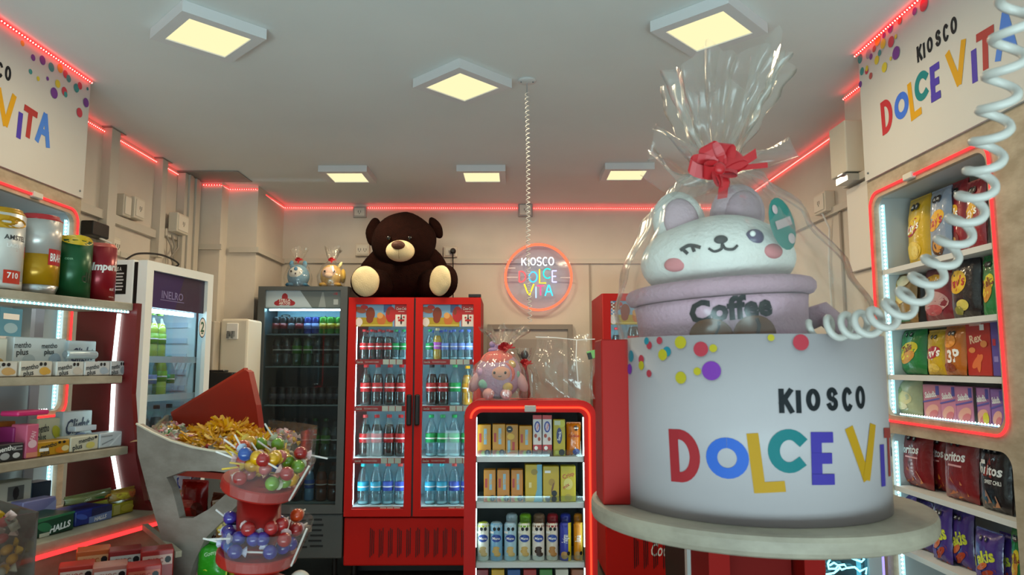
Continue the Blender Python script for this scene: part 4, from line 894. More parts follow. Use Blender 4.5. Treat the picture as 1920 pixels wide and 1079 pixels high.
# pink plush and the clear bags on the red stand
PK = thing('pink_plush', 'round pastel pink plush with coral hood in clear bag on the red stand', 'plush toy', (-.035, 3.52, 1.341))
PB = P('cf8f9a', .85, bump=(90, .5), noise=(6, .12)); CO = P('d9706a', .85, bump=(90, .5)); LI = P('a58bb5', .85, bump=(90, .4)); FP = P('d39a86', .8)
obj('body', ell(0, 0, .115, .112, .10, .115, 26, 18), P('b596b4', .85, bump=(90, .5)), PK, smooth=True)
obj('hood', ell(-.004, .0, .175, .085, .085, .062, 22, 14), CO, PK, smooth=True)
obj('face', ell(.008, -.062, .122, .058, .045, .048, 20, 14), FP, PK, smooth=True); obj('face_rim', xf(tube([(.062*cos(a), 0, .052*sin(a)) for a in [2*pi*i/22 for i in range(22)]], .010, 6, closed=True), Matrix.Translation((.008, -.072, .122))), CO, PK, smooth=True)
for sx in (-.018, .034): obj('eye', ell(sx, -.104, .128, .006, .005, .007, 10, 7), BLACK, PK, smooth=True)
obj('mouth', tube([(.0, -.107, .112), (.008, -.108, .109), (.016, -.107, .112)], .0018, 5), BLACK, PK)
for i in range(4): obj('curl', ell(-.012+.014*i*(-1)**i*.4, -.0, .222+.014*i, .04-.008*i, .035-.007*i, .016, 16, 9), LI, PK, smooth=True)
for sx in (-1, 1): obj('foot', ell(sx*.042-.004, -.075, .028, .028, .035, .027, 16, 10), P('d8a0a0', .85), PK, smooth=True); obj('arm', ell(sx*.108, -.02, .085, .028, .035, .055, 16, 10, Ro(0, -.5*sx, 0)), P('d0a0a8', .85), PK, smooth=True)
for x, y, z, c in ((-.07, -.068, .075, '7fb8a8'), (.08, -.045, .12, '7fb8a8'), (.045, -.085, .06, 'c9a860'), (.06, -.06, .165, 'd0b070'), (-.075, -.055, .13, 'c8a0c8')): obj('patch', ell(x, y, z, .025, .016, .022, 12, 8), P(c, .85), PK, smooth=True)
cello(PK, [(.0, .145, 0, 0, .04), (.06, .148, 0, 0, .05), (.14, .13, 0, 0, .06), (.21, .075, .005, 0, .12), (.245, .022, .02, -.01, .2), (.28, .05, .025, 0, .35), (.34, .095, .03, 0, .4)], 64, 11, mat=CELL2, ragged=.03)
bow(PK, .03, -.04, .245, .035)
t = thing('red_gift', 'small dark toy with a red ribbon in clear bag behind the pink plush', 'gift', (.095, 3.64, 1.341))
obj('body', lathe([(.025, 0), (.03, .02), (.022, .11), (.012, .16), (.02, .19)], 14), P('8e1217', .5), t, smooth=True); obj('head', ell(0, 0, .215, .02, .018, .025, 12, 8), BLACK, t, smooth=True); bow(t, 0, -.03, .17, .03)
cello(t, [(0, .04, 0, 0, .05), (.12, .042, 0, 0, .1), (.17, .015, 0, 0, .2), (.25, .04, 0, 0, .4)], 30, 4, mat=CELL2, sub=3)
t = thing('clear_gift_bag', 'upright crinkled clear gift bag with green tag on the red stand', 'bag', (.285, 3.54, 1.341))
r = random.Random(9); vb = []; NX, NZ = 22, 22
for side in (-1, 1):
    for j in range(NZ+1):
        for i in range(NX+1):
            u, v = i/NX, j/NZ; th_ = .085*(1-abs(2*u-1)**4)*(1-v**3)+.004
            vb.append(((u-.5)*.30*(1-.05*v)+.012*sin(9*v+3*u), side*th_+.012*sin(11*u+5*v)*sin(6*v), v*.305+.012*v*sin(7*u+1)))
fb = []
for s_ in (0, 1):
    for j in range(NZ):
        for i in range(NX): a = s_*(NX+1)*(NZ+1)+j*(NX+1)+i; fb.append((a, a+1, a+NX+2, a+NX+1))
obj('cellophane', (vb, fb), CELL2, t, smooth=True, fix=False)
obj('seam', join(ribbon([(-.14, -.04, .30), (-.05, -.05, .297), (.06, -.05, .285), (.15, -.03, .29)], (0, 0, 1), .004), ribbon([(.055, -.09, .285), (.05, -.1, .2), (.06, -.09, .08)], (1, 0, 0), .004)), P('e6e6e4', .3), t, kind='stuff')
tg = obj('price_tag', xf(cbox(-.026, .026, -.002, .002, -.02, .02, .002, 1), Matrix.Translation((.135, -.055, .215)) @ Matrix.Rotation(-.25, 4, 'Y')), P('79b96a', .45), t, label='green and black tag')
obj('tag_print', xf(box(-.026, -.006, -.0031, -.0021, -.02, .012), Matrix.Translation((.135, -.055, .215)) @ Matrix.Rotation(-.25, 4, 'Y')), P('2a2f2c', .5), tg)

# neon sign on the back wall
NS = thing('neon_sign', 'round neon sign reading KIOSCO DOLCE VITA in coloured tubes on back wall', 'neon sign', (.27, 5.90, 2.23))
obj('acrylic_back', xf(lathe([(.0, 0), (.287, 0), (.287, .005), (0, .005)], 48), Matrix.Rotation(pi/2, 4, 'X')), CLEAR('f4f6ff', .02, .25, .05, base=.03), NS)
obj('ring_tube', tube([(.272*cos(2*pi*i/64), -.016, .272*sin(2*pi*i/64)) for i in range(64)], .0105, 8, closed=True), EM((1, .13, .06), 2.2), NS, smooth=True)
for x, z_, l in ((-.235, .14, .05), (-.235, .075, .09), (-.215, -.002, .09), (.225, .105, .04), (.225, -.004, .09)): obj('reflection_bar', box(x-l/2, x+l/2, -.014, -.006, z_-.004, z_+.004), P('eeeaf0', .3), NS)  # white bars standing in for reflections in the acrylic
def npx(x, y): v = at_y(x, y, 5.882); return v.x-.27, v.z-2.23
NL = [('K', 978, 987, 484, 498, (1, 1, 1)), ('I', 990, 993, 485, 498, (1, 1, 1)), ('O', 995, 1004, 484, 497, (1, 1, 1)), ('S', 1007, 1015, 483, 498, (1, 1, 1)), ('C', 1018, 1026, 483, 498, (1, 1, 1)), ('O', 1029, 1038, 483, 497, (1, 1, 1)),
      ('D', 973, 986, 509, 529, (1, .10, .10)), ('O', 992, 1007, 510, 529, (.05, .55, 1)), ('L', 1011, 1024, 505, 531, (1, .75, .02)), ('C', 1019, 1033, 504, 522, (.02, .75, .6)), ('E', 1035, 1044, 508, 529, (.55, .55, 1)),
      ('V', 983, 1001, 533, 555, (1, .78, .02)), ('I', 1004, 1006, 538, 559, (.4, .6, 1)), ('T', 1007, 1020, 536, 554, (1, .08, .22)), ('A', 1022, 1036, 534, 555, (.05, .7, .95))]
for ch, a, b, c, d_, col in NL:
    u0, v1 = npx(a, c); u1, v0 = npx(b, d_); parts = []
    for s in strokes(ch): parts.append(tube([(u0+(u1-u0)*p, -.016, v0+(v1-v0)*q) for p, q in s], .0052, 6))
    obj('letter_tube', join(*parts), EM(col, 1.8 if col[0] < 1 or col[1] < 1 else 1.5), NS)
# ------------------------------------------------------------------ snacks in the right cabinet
def rsnack(px0, px1, pytop, zz, kind, label, x=1.60, lean=.0, roll=0, seed=0, squash=1):
    """bag facing the room (-X) between two pixel columns on the plane X = x"""
    a = at_x(px0, (pytop+690)/2, x); b = at_x(px1, (pytop+690)/2, x); top = at_x((px0+px1)/2, pytop, x)
    w = abs(a.y-b.y); h = top.z-zz; c = (a.y+b.y)/2
    LY = P('c9a61c', .4); R_ = P('a8182a', .4); W_ = WHT; oc = octs(2, .42, .86, .055, w/h, .2)
    S = dict(
        lays=('c7a319', [('e', .45, .56, .30, .11, R_, .25), ('e', .45, .59, .34, .10, P('d9b524', .4), .25), ('t', .45, .57, .12, .62, "Lay's", W_, .2, .2, .03), ('e', .45, .22, .34, .13, P('d8b94a', .4)), ('e', .55, .2, .16, .08, P('e0c86a', .4))]+oc),
        laysred=('8e1c28', [('e', .45, .56, .3, .12, P('d9a41c', .4), .2), ('t', .45, .56, .13, .62, "Lay's", W_, .2, .2, .03), ('e', .5, .22, .26, .12, P('7a3030', .4)), ('e', .55, .2, .12, .06, P('c09050', .4))]+oc),
        laysgrey=('7e8fa6', [('e', .5, .55, .36, .13, P('d9a41c', .4), .2), ('t', .5, .55, .14, .62, "Lay's", P('b02030', .4), .2, .2, .03), ('e', .55, .18, .28, .13, P('5a3a22', .4)), ('e', .55, .18, .2, .09, P('c98f3c', .4))]+oc),
        laysblack=('211d20', [('e', .42, .58, .34, .19, P('d9b01c', .4)), ('t', .42, .58, .17, .6, "Lay's", P('b01c2c', .4), .2, .15, .03), ('e', .6, .2, .2, .09, P('cfc05a', .4)), ('e', .45, .12, .16, .07, P('8a8a3a', .4))]),
        laysdark=('7d2030', [('e', .5, .72, .3, .13, P('d9a41c', .4)), ('t', .5, .72, .13, .6, "Lay's", W_, .2, .15), ('e', .5, .34, .42, .2, P('b59090', .4)), ('e', .5, .2, .28, .1, P('b04a50', .4))]),
        nuts=('8a6a38', [('e', .4, .7, .3, .14, P('c9a050', .4)), ('e', .6, .5, .26, .12, P('d8b870', .4)), ('e', .35, .35, .28, .12, P('b08040', .4)), ('r', .5, .12, .7, .14, P('2c6a3a', .4)), ('e', .7, .8, .2, .1, P('e0d0a8', .4))]),
        green=('1f7a3c', [('e', .5, .5, .38, .17, P('d9c92a', .4), .3), ('e', .5, .36, .3, .12, P('c98a2a', .4), .3), ('t', .5, .56, .15, .7, 'Talis', P('7a2a18', .4), .1, .3, .04)]+oc),
        pale=('a8b08c', [('e', .5, .5, .36, .2, P('c9c08a', .4)), ('e', .55, .3, .2, .1, P('d8d0a8', .4)), ('e', .4, .7, .2, .1, P('8a9a6a', .4))]),
        layssmall=('c9a516', [('e', .5, .5, .36, .14, R_, .15), ('t', .5, .5, .2, .72, "Lay's", W_, .2, .1, .04), ('e', .5, .15, .3, .1, P('d8b94a', .4))]+oc),
        orange=('b5651b', [('t', .62, .4, .26, .7, '3P', W_, 0, .1, .05), ('e', .45, .7, .3, .14, P('d88a2a', .4)), ('e', .4, .15, .3, .1, P('8a3a1a', .4))]+oc),
        rex=('b8281a', [('t', .45, .68, .15, .6, 'Rex', W_, 0, .15, .04), ('e', .5, .3, .26, .10, P('d8703a', .4), .5), ('e', .55, .2, .12, .14, P('d8703a', .4)), ('e', .3, .5, .14, .05, P('d8703a', .4)), ('e', .75, .55, .14, .05, P('d8703a', .4)), ('r', .5, .9, .6, .06, P('c85a40', .4))]),
        doritos=('7d1b20', [('p', [(.2, .62), (.55, .80), (.5, .35)], P('5a1014', .4)), ('t', .46, .66, .15, .86, 'doritos', W_, .1, .05, .04), ('r', .55, .52, .4, .03, P('e0a0a0', .4)), ('p', [(.25, .05), (.6, .12), (.4, .34)], P('b5622a', .4)), ('p', [(.5, .02), (.85, .1), (.7, .3)], P('c9752f', .4))]+oc),
        doritosblk=('1c1a1e', [('t', .46, .6, .15, .86, 'doritos', W_, .1, -.03, .04), ('p', [(.3, .5), (.55, .78), (.62, .48)], P('8a2a22', .4)), ('t', .62, .42, .06, .5, 'SWEET CHILI', W_), ('p', [(.25, .08), (.55, .12), (.4, .3)], P('a06a44', .4)), ('p', [(.5, .05), (.8, .08), (.7, .24)], P('b57a50', .4)), ('r', .3, .7, .2, .06, W_)]+octs(3, .3, .88, .055, w/h, .2)),
        takis=('46307c', [('t', .48, .48, .24, .82, 'Takis', P('c9cf3a', .4), .1, .35, .05), ('p', [(.3, .0), (.9, .0), (.9, .3), (.6, .34)], P('b5481c', .4)), ('e', .6, .16, .26, .07, P('a83a1a', .4), .4), ('e', .5, .3, .2, .06, P('c8642a', .4), .4), ('r', .3, .14, .3, .12, P('5a4096', .4))]+oc))[kind]
    B = bag(label, (x, c, zz+.0015), -pi/2, w*.98, h, min(.035, w*.2), S[0], S[1], {'d': 'corn chip bags in the lower right cabinet', 't': 'purple chip bags in the lower right cabinet'}.get(kind[0], 'snack bags in the lit right niche'), seed, -.06 if not lean else lean, roll)
    return B
rsnack(1655, 1702, 362, 1.896, 'lays', 'yellow potato chip bag at far left end of the niche top shelf', 1.68, seed=1)
rsnack(1709, 1750, 368, 1.896, 'lays', 'second yellow potato chip bag on the niche top shelf, fully lit front', 1.66, seed=2)
rsnack(1750, 1790, 352, 1.896, 'laysgrey', 'silver blue potato chip bag with round dip picture on niche top shelf', 1.64, seed=3)
rsnack(1782, 1822, 338, 1.896, 'laysred', 'red potato chip bag beside the silver one on niche top shelf', 1.67, seed=4)
rsnack(1818, 1855, 335, 1.896, 'laysred', 'red potato chip bag at right end of niche top shelf', 1.64, seed=5)
rsnack(1672, 1722, 510, 1.666, 'nuts', 'bag of nuts on second niche shelf behind the coiled cord', 1.64, seed=6)
rsnack(1738, 1796, 500, 1.666, 'laysdark', 'dark red potato chip bag with meat picture on second niche shelf', 1.66, seed=7)
rsnack(1788, 1842, 480, 1.666, 'laysblack', 'black potato chip bag with big yellow circle on second niche shelf', 1.63, seed=8)
rsnack(1846, 1876, 480, 1.666, 'green', 'green edged bag at right end of second niche shelf', 1.62, seed=9)
rsnack(1662, 1692, 622, 1.466, 'pale', 'pale snack bag at left end of third niche shelf', 1.64, seed=10)
rsnack(1692, 1738, 617, 1.466, 'green', 'green snack bag with yellow burst on third niche shelf', 1.64, seed=11)
rsnack(1740, 1776, 622, 1.466, 'layssmall', 'small yellow potato chip bag on third niche shelf', 1.63, seed=12)
rsnack(1772, 1812, 614, 1.466, 'orange', 'orange snack bag with big white letters on third niche shelf', 1.62, seed=13)
def rbox(px0, px1, pytop, zz, col, specs, label, x=1.6, d=.05, grp='boxes on the lower niche shelves'):
    a = at_x(px0, (pytop+720)/2, x); b = at_x(px1, (pytop+720)/2, x); top = at_x((px0+px1)/2, pytop, x); w = abs(a.y-b.y); h = top.z-zz
    return carton('snack_box', label, (x, (a.y+b.y)/2, zz+.001), -pi/2, w*.98, d, h, P(col, .4), specs, grp)
rbox(1812, 1858, 598, 1.466, 'b0261a', [('t', .42, .66, .15, .55, 'Rex', P('e8c8a8', .4), 0, .15, .04), ('e', .45, .25, .26, .08, P('d8703a', .4), .4), ('e', .5, .22, .09, .16, P('d8703a', .4)), ('e', .25, .45, .14, .05, P('d88a4a', .4)), ('e', .75, .55, .14, .06, P('d88a4a', .4)), ('r', .45, .9, .5, .05, P('d0a090', .4)), ('r', .72, .84, .18, .1, WHT)], 'tall red snack box with shapes on third niche shelf', 1.62)
rbox(1859, 1880, 600, 1.466, '54489a', [('r', .3, .6, .3, .12, P('c03040', .4)), ('r', .4, .3, .4, .1, P('8a80c0', .4))], 'purple box at right end of third niche shelf', 1.62)
rsnack(1668, 1728, 712, 1.291, 'pale', 'clear blue snack bag at left end of niche floor', 1.63, seed=14)['label'] = 'pale bag with blue print at left end of niche floor'
for i, (a, b, c, lab, top) in enumerate(((1729, 1761, 'c0788c', 'first', 722), (1761, 1790, 'c07a98', 'second', 724), (1790, 1822, 'bb7898', 'third', 726), (1824, 1853, 'a870a0', 'fourth, beside purple panel', 728), (1855, 1878, '8a64a8', 'fifth', 731))):
    rbox(a, b, top, 1.291, c, [('t', .48, .74, .16, .72, 'Saladix', WHT, .1, .12, .05), ('e', .5, .3, .4, .16, P('d8a090', .4), .2), ('e', .6, .22, .26, .1, P('c86a70', .4), .2), ('r', .88, .85, .2, .24, P('4a4a9a', .4)), ('p', [(0, .5), (1, .62), (1, .66), (0, .54)], P('5a58a8', .4))]+([('e', .75, .25, .2, .15, P('c9c02a', .4)), ('r', .1, .5, .2, 1, OCT)] if i == 3 else []), 'pink cracker box on niche floor, %s from the left' % lab, 1.60)
rsnack(1686, 1742, 808, 1.026, 'doritos', 'red corn chip bag at left of lower cabinet shelf', 1.63, seed=15)
rsnack(1738, 1772, 814, 1.026, 'doritos', 'narrow red corn chip bag tucked behind its neighbour in lower cabinet', 1.67, seed=16)
rsnack(1764, 1826, 815, 1.026, 'doritos', 'red corn chip bag facing forward, middle of lower cabinet shelf', 1.62, seed=17)
rsnack(1830, 1886, 830, 1.026, 'doritosblk', 'black corn chip bag at right of lower cabinet shelf', 1.61, seed=18)
for i, (a, b, t_, lab) in enumerate(((1672, 1706, 925, 'purple chip bag in lower cabinet partly behind the round stand'), (1704, 1738, 940, 'purple chip bag in lower cabinet, first clear of the stand'), (1738, 1772, 945, 'purple chip bag in lower cabinet, its word in orange flames'), (1772, 1812, 955, 'purple chip bag standing tallest in the lower cabinet row'), (1816, 1866, 995, 'purple chip bag nearest on lower cabinet shelf, tilted'), (1858, 1885, 1000, 'purple chip bag leaning behind the nearest one'))):
    rsnack(a, b, t_, .786, 'takis', lab, 1.64 if i % 2 else 1.61, seed=20+i, roll=.0)
rsnack(1880, 1900, 990, .786, 'green', 'green and white bag at right end of lower cabinet', 1.60, seed=30)
tag(obj('candy_bag', bag_shape(.16, .2, .03, 5)[0], P('8a2030', .3, coat=.3), smooth=True), 'red crinkled bag on the lowest right shelf', 'bag').location = (1.62, 2.72, .32)
bpy.data.objects['candy_bag'].rotation_euler = (0, 0, -pi/2)
obj('shelf', box(1.562, 1.827, RN0-.01, RN1, .30, .318), P('cfd2d0', .45), CABR)
# packs in the left niche, seen through the candy shelf
for i, (y, zz, w, hh, c) in enumerate(((2.72, 1.862, .14, .16, '2d5f86'), (2.90, 1.862, .16, .13, '3d7ba0'), (3.07, 1.862, .13, .15, '28486e'), (2.70, 1.622, .13, .12, '3a6f8f'), (2.86, 1.622, .15, .10, '1f4560'), (3.03, 1.622, .14, .12, '4a8aa8'), (2.75, 1.292, .16, .15, 'a02838'), (2.95, 1.292, .15, .13, 'c8c8c0'))):
    carton('snack_box', ['teal blue box on left niche top shelf, first', 'light blue box on left niche top shelf, middle', 'navy box on left niche top shelf, right end', 'blue box on left niche middle shelf, first', 'dark blue box on left niche middle shelf', 'pale blue box on left niche middle shelf, right end', 'red box on the left niche floor', 'grey white box on the left niche floor'][i], (-2.07, y, zz), pi/2, w, .08, hh, P(c, .4), [('r', .5, .7, .7, .2, WHT), ('e', .5, .3, .3, .18, P('8fb5c8', .4))], 'boxes in the left wall niche')

# ------------------------------------------------------------------ candy shelf unit at left, with beer cans on top
UA = radians(74.7); US = thing('candy_shelf', 'beige candy shelf with red curved end panel and white light strips, at left', 'shelf', (0, 0, 0), UA)
ca, sa = cos(UA), sin(UA)
def U(px_, py_, yl):
    d = ray(px_, py_); n = Vector((sa, -ca, 0)); t = -yl/(d.x*n.x+d.y*n.y); p = Vector((0, 0, EYE))+d*t
    return p.x*ca+p.y*sa, p.z
def Uw(x, y, z): return Vector((x*ca-y*sa, x*sa+y*ca, z))
obj('shelf_board', cbox(.75, 1.7395, 1.60, 1.80, 1.661, 1.682, .002, 1), BEIGE, US); obj('shelf_board', cbox(.75, 1.728, 1.612, 1.80, 1.452, 1.473, .002, 1), BEIGE, US)
obj('shelf_board', cbox(.75, 1.735, 1.585, 1.80, 1.252, 1.274, .002, 1), BEIGE, US); obj('bottom_board', cbox(.75, 1.81, 1.474, 1.82, 1.062, 1.098, .003, 1), BEIGE, US)
obj('base_panel', box(.75, 1.78, 1.50, 1.82, .0, 1.058), BEIGE, US)
obj('end_panel', prism([(1.586, 1.682), (1.589, 1.42), (1.562, 1.24), (1.527, 1.124), (1.50, 1.0985), (1.80, 1.0985), (1.80, 1.682)], 1.7405, 1.757, ax='yz'), P('6e1a1b', .36, noise=(4, .05), spec=.55), US)
obj('back_panel', box(1.15, 1.60, 1.803, 1.81, 1.099, 1.45), P('a9b2b8', .15), US, label='grey mirror-like back panel')
obj('back_edge', box(1.602, 1.63, 1.80, 1.815, 1.099, 1.66), P('d4ccd4', .4), US)
def ustrip(path, **k): obj('light_strip', tube(path, .004, 4), WT_, US); obj('light_beads', beads(path, (-.002, -.006, 0), .012, .0035), WB_, US, kind='stuff')
ustrip([(.8, 1.612, 1.656), (1.735, 1.612, 1.656)])
for z0, z1, ya, yb in ((1.476, 1.652, 1.655, 1.645), (1.278, 1.448, 1.648, 1.65), (1.12, 1.248, 1.60, 1.638)): obj('light_strip', tube([(1.736, ya, z0), (1.736, yb, z1)], .0055, 4), EM((.72, 1, .95), 4.5), US)
obj('light_strip', tube([(1.42, 1.795, 1.11), (1.42, 1.795, 1.235)], .005, 4), EM((.6, 1, 1), 5), US)  # glowing tube added as a light's reflection at the back panel
obj('light_strip', tube([(1.38, 1.799, 1.30), (1.38, 1.799, 1.44)], .002, 4), EM((.6, .9, 1), 4), US)
obj('red_light_tube', tube([(.75, 1.468, 1.068), (1.775, 1.468, 1.068)], .0055, 6), EM((1, .03, .03), 2.4), US)
obj('price_holder', cbox(1.775, 1.80, 1.455, 1.462, 1.02, 1.11, .002, 1), P('b9b4ae', .4), US)
def upack(px0, px1, pyt, pyb, yl, d, col, specs, label, zb=None, group='candy boxes on the left shelf', name='candy_box', cat='box', rz=0):
    a, zt = U((px0+px1)/2, pyt, yl); x0, z0 = U(px0, pyb, yl); x1, z1 = U(px1, pyb, yl); zb = zb if zb is not None else z0
    w, h = (x1-x0)*.97, zt-zb; p = Uw((x0+x1)/2, yl, zb+.0008)
    return carton(name, label, p, UA+rz, w, d, h, P(col, .4), [s for s in specs], group, cat)
G_ = P('8a8f92', .4); DKT = P('2b2d30', .45)
def mentho(c, word='mentho'): return [('t', .3, .62, .34, .5, word, DKT, 0, .12, .03), ('t', .26, .24, .34, .4, 'plus', DKT, 0, .12, .03), ('e', .74, .35, .16, .26, P(c, .4)), ('e', .86, .3, .08, .16, P(c, .4)), ('o', .62, .8, .05, .13, OCT), ('o', .75, .8, .05, .13, OCT)]
Z2, Z3, Z4 = 1.4735, 1.2745, 1.0985
for i, (a, b, t_, c, c2, lab) in enumerate(((-45, 33, 679, 'd4c8ba', 'c89a60', 'first, cut by the frame'), (35, 98, 678, 'd0c3b2', 'cf9a40', 'second, with orange print'), (104, 157, 679, 'cfc9c0', 'c8b8a8', 'third, plain pale'), (157, 206, 679, 'cfc9c4', 'a8b0b8', 'fourth, grey print'), (206, 237, 678, 'c4bfbc', '8f9498', 'last, silver grey'))):
    upack(a, b, t_, 708, 1.622, .05, c, mentho(c2), 'small white mint box on middle shelf front row, '+lab, Z2)
o = upack(22, 124, 634, 677, 1.70, .03, 'd6dcdc', [('t', .16, .8, .16, .3, 'mentho', DKT, 0, .05), ('t', .16, .62, .16, .3, 'plus', DKT, 0, .05), ('t', .66, .8, .14, .3, 'mentho', DKT, 0, .05), ('t', .66, .64, .14, .3, 'plus', DKT, 0, .05), ('e', .28, .4, .12, .16, P('b8c2c4', .4)), ('e', .42, .25, .08, .14, P('90a0a4', .4), .6), ('e', .78, .4, .12, .2, P('a9bccb', .4)), ('e', .88, .3, .06, .12, P('7f98b0', .4), .5)], 'wide white double mint box at back of the middle shelf', Z2)
upack(-60, 13, 634, 677, 1.70, .03, 'dcd8c8', [('e', .7, .3, .25, .2, P('c9a060', .4))], 'white and orange mint box at back left of the middle shelf', Z2)
def clight(px0, px1, pyt, pyb, yl, zb, lab):
    o = upack(px0, px1, pyt, pyb, yl, .03, 'cdd6da', [('p', [(0, 0), (1, 0), (1, .4), (0, .2)], P('b4c2cc', .4)), ('t', .5, .62, .4, .8, 'Clight', P('3a4660', .4), .4, .1, .03), ('e', .6, .3, .25, .1, P('7a8ab0', .4))], lab, zb)
    return o
clight(126, 180, 640, 676, 1.69, Z2, 'pale blue gum box with cursive word on the middle shelf')
t = tag(obj('candy_roll', xf(lathe([(.0, 0), (.011, .001), (.012, .006), (.012, .094), (.011, .099), (0, .1)], 14), Matrix.Rotation(pi/2, 4, 'Y')), P('bcc9cd', .3, metal=.4), smooth=True), 'silver candy roll lying on the front mint boxes', 'candy roll')
x_, z_ = U(130, 671, 1.63); t.location = Uw(x_, 1.645, 1.5312); t.rotation_euler = (0, 0, UA); obj('end_cap', xf(lathe([(.0, -.001), (.0085, -.001), (.0085, .001)], 12), Matrix.Rotation(pi/2, 4, 'Y')), P('8a8f92', .4), t)
upack(-50, 44, 836, 868, 1.60, .06, '2b2a2c', [('t', .62, .75, .3, .5, 'mentho', WHT, 0, .1, .03), ('e', .6, .3, .1, .2, P('a8a8a8', .4)), ('e', .84, .3, .08, .16, P('c8c8c8', .4)), ('r', .86, .8, .2, .1, P('8a8a8a', .4)), ('r', .86, .62, .2, .08, P('8a8a8a', .4))], 'black mint box at the left end of the third shelf', Z3)
o = upack(46, 70, 797, 865, 1.60, .05, 'd0607e', [('t', .5, .66, .16, .6, 'FAN', P('f0c8d0', .4), 0, 1.3), ('e', .5, .42, .35, .12, P('e8c0c8', .4)), ('r', .5, .1, .9, .14, P('d88a70', .4))], 'pink candy tub with bright pink lid on third shelf', Z3, name='candy_tub', cat='tub')
obj('lid', mv(cbox(-.048, .040, -.004, .052, .104, .116, .003, 1), 0, 0, 0), P('d02a6a', .35), o)
upack(22, 46, 802, 850, 1.635, .05, 'a8327a', [], 'magenta candy tub behind the pink one on third shelf', Z3, name='candy_tub', cat='tub')
upack(-60, 28, 794, 840, 1.68, .04, '9a5a18', [('t', .55, .65, .2, .6, 'mentho', P('5a3010', .4), 0, .2), ('e', .7, .3, .2, .2, P('b8701c', .4))], 'orange brown mint box at back left of third shelf', Z3)
upack(67, 130, 828, 862, 1.604, .05, 'bd8a1e', [('t', .35, .72, .3, .55, 'mentho', DKT, 0, .12, .03), ('t', .24, .25, .34, .4, 'plus', DKT, 0, .12, .03), ('r', .2, .45, .28, .22, WHT), ('e', .7, .32, .16, .22, P('cf7a1c', .4)), ('e', .85, .4, .12, .2, P('d8c890', .4)), ('o', .66, .85, .05, .1, OCT), ('o', .8, .85, .05, .1, OCT)], 'orange mint box with black word on third shelf', Z3)
upack(130, 184, 819, 852, 1.602, .05, 'cdc6ae', [('t', .55, .75, .3, .55, 'mentho', DKT, 0, .12, .03), ('t', .24, .35, .36, .45, 'plus', DKT, 0, .12, .03), ('e', .7, .35, .16, .22, P('cfc06a', .4)), ('o', .88, .85, .05, .1, OCT)], 'cream mint box with large black word on third shelf', Z3)
upack(185, 228, 812, 846, 1.602, .05, 'bfc4c8', [('p', [(.1, .2), (.6, .5), (.6, .58), (.1, .3)], G_), ('p', [(.5, .1), (.95, .8), (.85, .8), (.4, .1)], P('d8dcde', .4)), ('r', .3, .78, .5, .08, G_)], 'silver mint box at right end of third shelf', Z3)
upack(68, 122, 786, 824, 1.70, .03, 'c9c8ae', [('t', .2, .72, .26, .4, 'mentho', DKT, 0, .1), ('t', .16, .45, .26, .3, 'plus', DKT), ('e', .68, .55, .14, .24, P('c2bf3a', .4), .5)], 'cream and lime mint box behind the third shelf front row', Z3)
clight(116, 172, 772, 815, 1.69, Z3, 'pale violet gum box with cursive word on the third shelf')
carton('gum_pack', 'small white gum pack lying before the violet gum box', Uw(U(150, 812, 1.66)[0], 1.64, 1.3235), UA+.05, .075, .02, .014, P('cfd8e2', .4), [], None)
hz = lambda c, t_='HALLS': [('t', .62, .35, .34, .6, t_, WHT, .2, .1, .05), ('e', .2, .5, .16, .28, P(c, .4), .4), ('p', [(.0, .8), (1, .9), (1, 1), (0, 1)], P(c, .4)), ('r', .2, .1, .26, .2, P('c8c4b0', .4))]
upack(66, 138, 968, 1012, 1.515, .09, '123c28', hz('2c6a44'), 'dark green menthol candy box on bottom board, nearest', Z4)
upack(139, 208, 955, 1000, 1.53, .09, '1c2f86', [('p', [(.36, 0), (1, 0), (1, .55), (.36, .45)], P('6d83b8', .4)), ('t', .68, .24, .28, .5, 'HALLS', WHT, .2, .05, .05), ('p', [(.42, .45), (1, .55), (1, 1), (.42, 1)], P('14204e', .4)), ('e', .15, .6, .12, .25, P('3a56b0', .4), .5)], 'blue menthol candy box on bottom board, middle', Z4)
upack(208, 249, 944, 985, 1.54, .08, 'a8a21c', [('e', .7, .5, .3, .3, P('c2b83a', .4), .3), ('r', .2, .5, .3, .8, P('c2be6a', .4))], 'lime yellow candy box on bottom board by the red panel', Z4)
def ubag(px0, px1, pyt, pyb, yl, zb, col, specs, label, seed):
    x0, _ = U(px0, pyb, yl); x1, _ = U(px1, pyb, yl); _, zt = U((px0+px1)/2, pyt, yl)
    w, h = x1-x0, zt-zb; return bag(label, Uw((x0+x1)/2, yl, zb), UA, w, h, .02, col, specs, 'candy bags on the left shelf', seed, 0, 0, 'candy_bag')
_, zt = U(105, 968, 1.515)
ubag(118, 206, 928, 962, 1.56, zt+.008, '6f7448', [('t', .35, .5, .3, .4, 'HALLS', P('c8ccb0', .4), .2, .1, .04), ('e', .68, .4, .1, .28, P('2c6a2a', .4), .7), ('e', .85, .3, .12, .3, P('c8842a', .4))], 'olive candy bag lying across the blue and green boxes', 41)
ubag(202, 250, 920, 950, 1.56, U(228, 944, 1.54)[1]+.004, 'b08a30', [('e', .4, .5, .25, .4, P('c9b83a', .4), .4), ('e', .75, .6, .2, .4, P('b5602a', .4))], 'yellow and orange candy bag on the lime box', 42)
upack(-50, 58, 908, 960, 1.66, .05, 'b9b6aa', [('r', .7, .75, .3, .3, P('5a5a58', .4)), ('e', .4, .4, .3, .2, P('8a8478', .4)), ('t', .75, .3, .2, .3, 'AIRE', DKT), ('o', .7, .75, .06, .14, OCT)], 'grey white candy box at back left of bottom board', Z4)
upack(58, 95, 905, 950, 1.70, .05, '22344e', [('t', .6, .5, .2, .5, 'bubble', P('8fa5c8', .4), .1, .2)], 'navy gum box at back of bottom board', Z4)
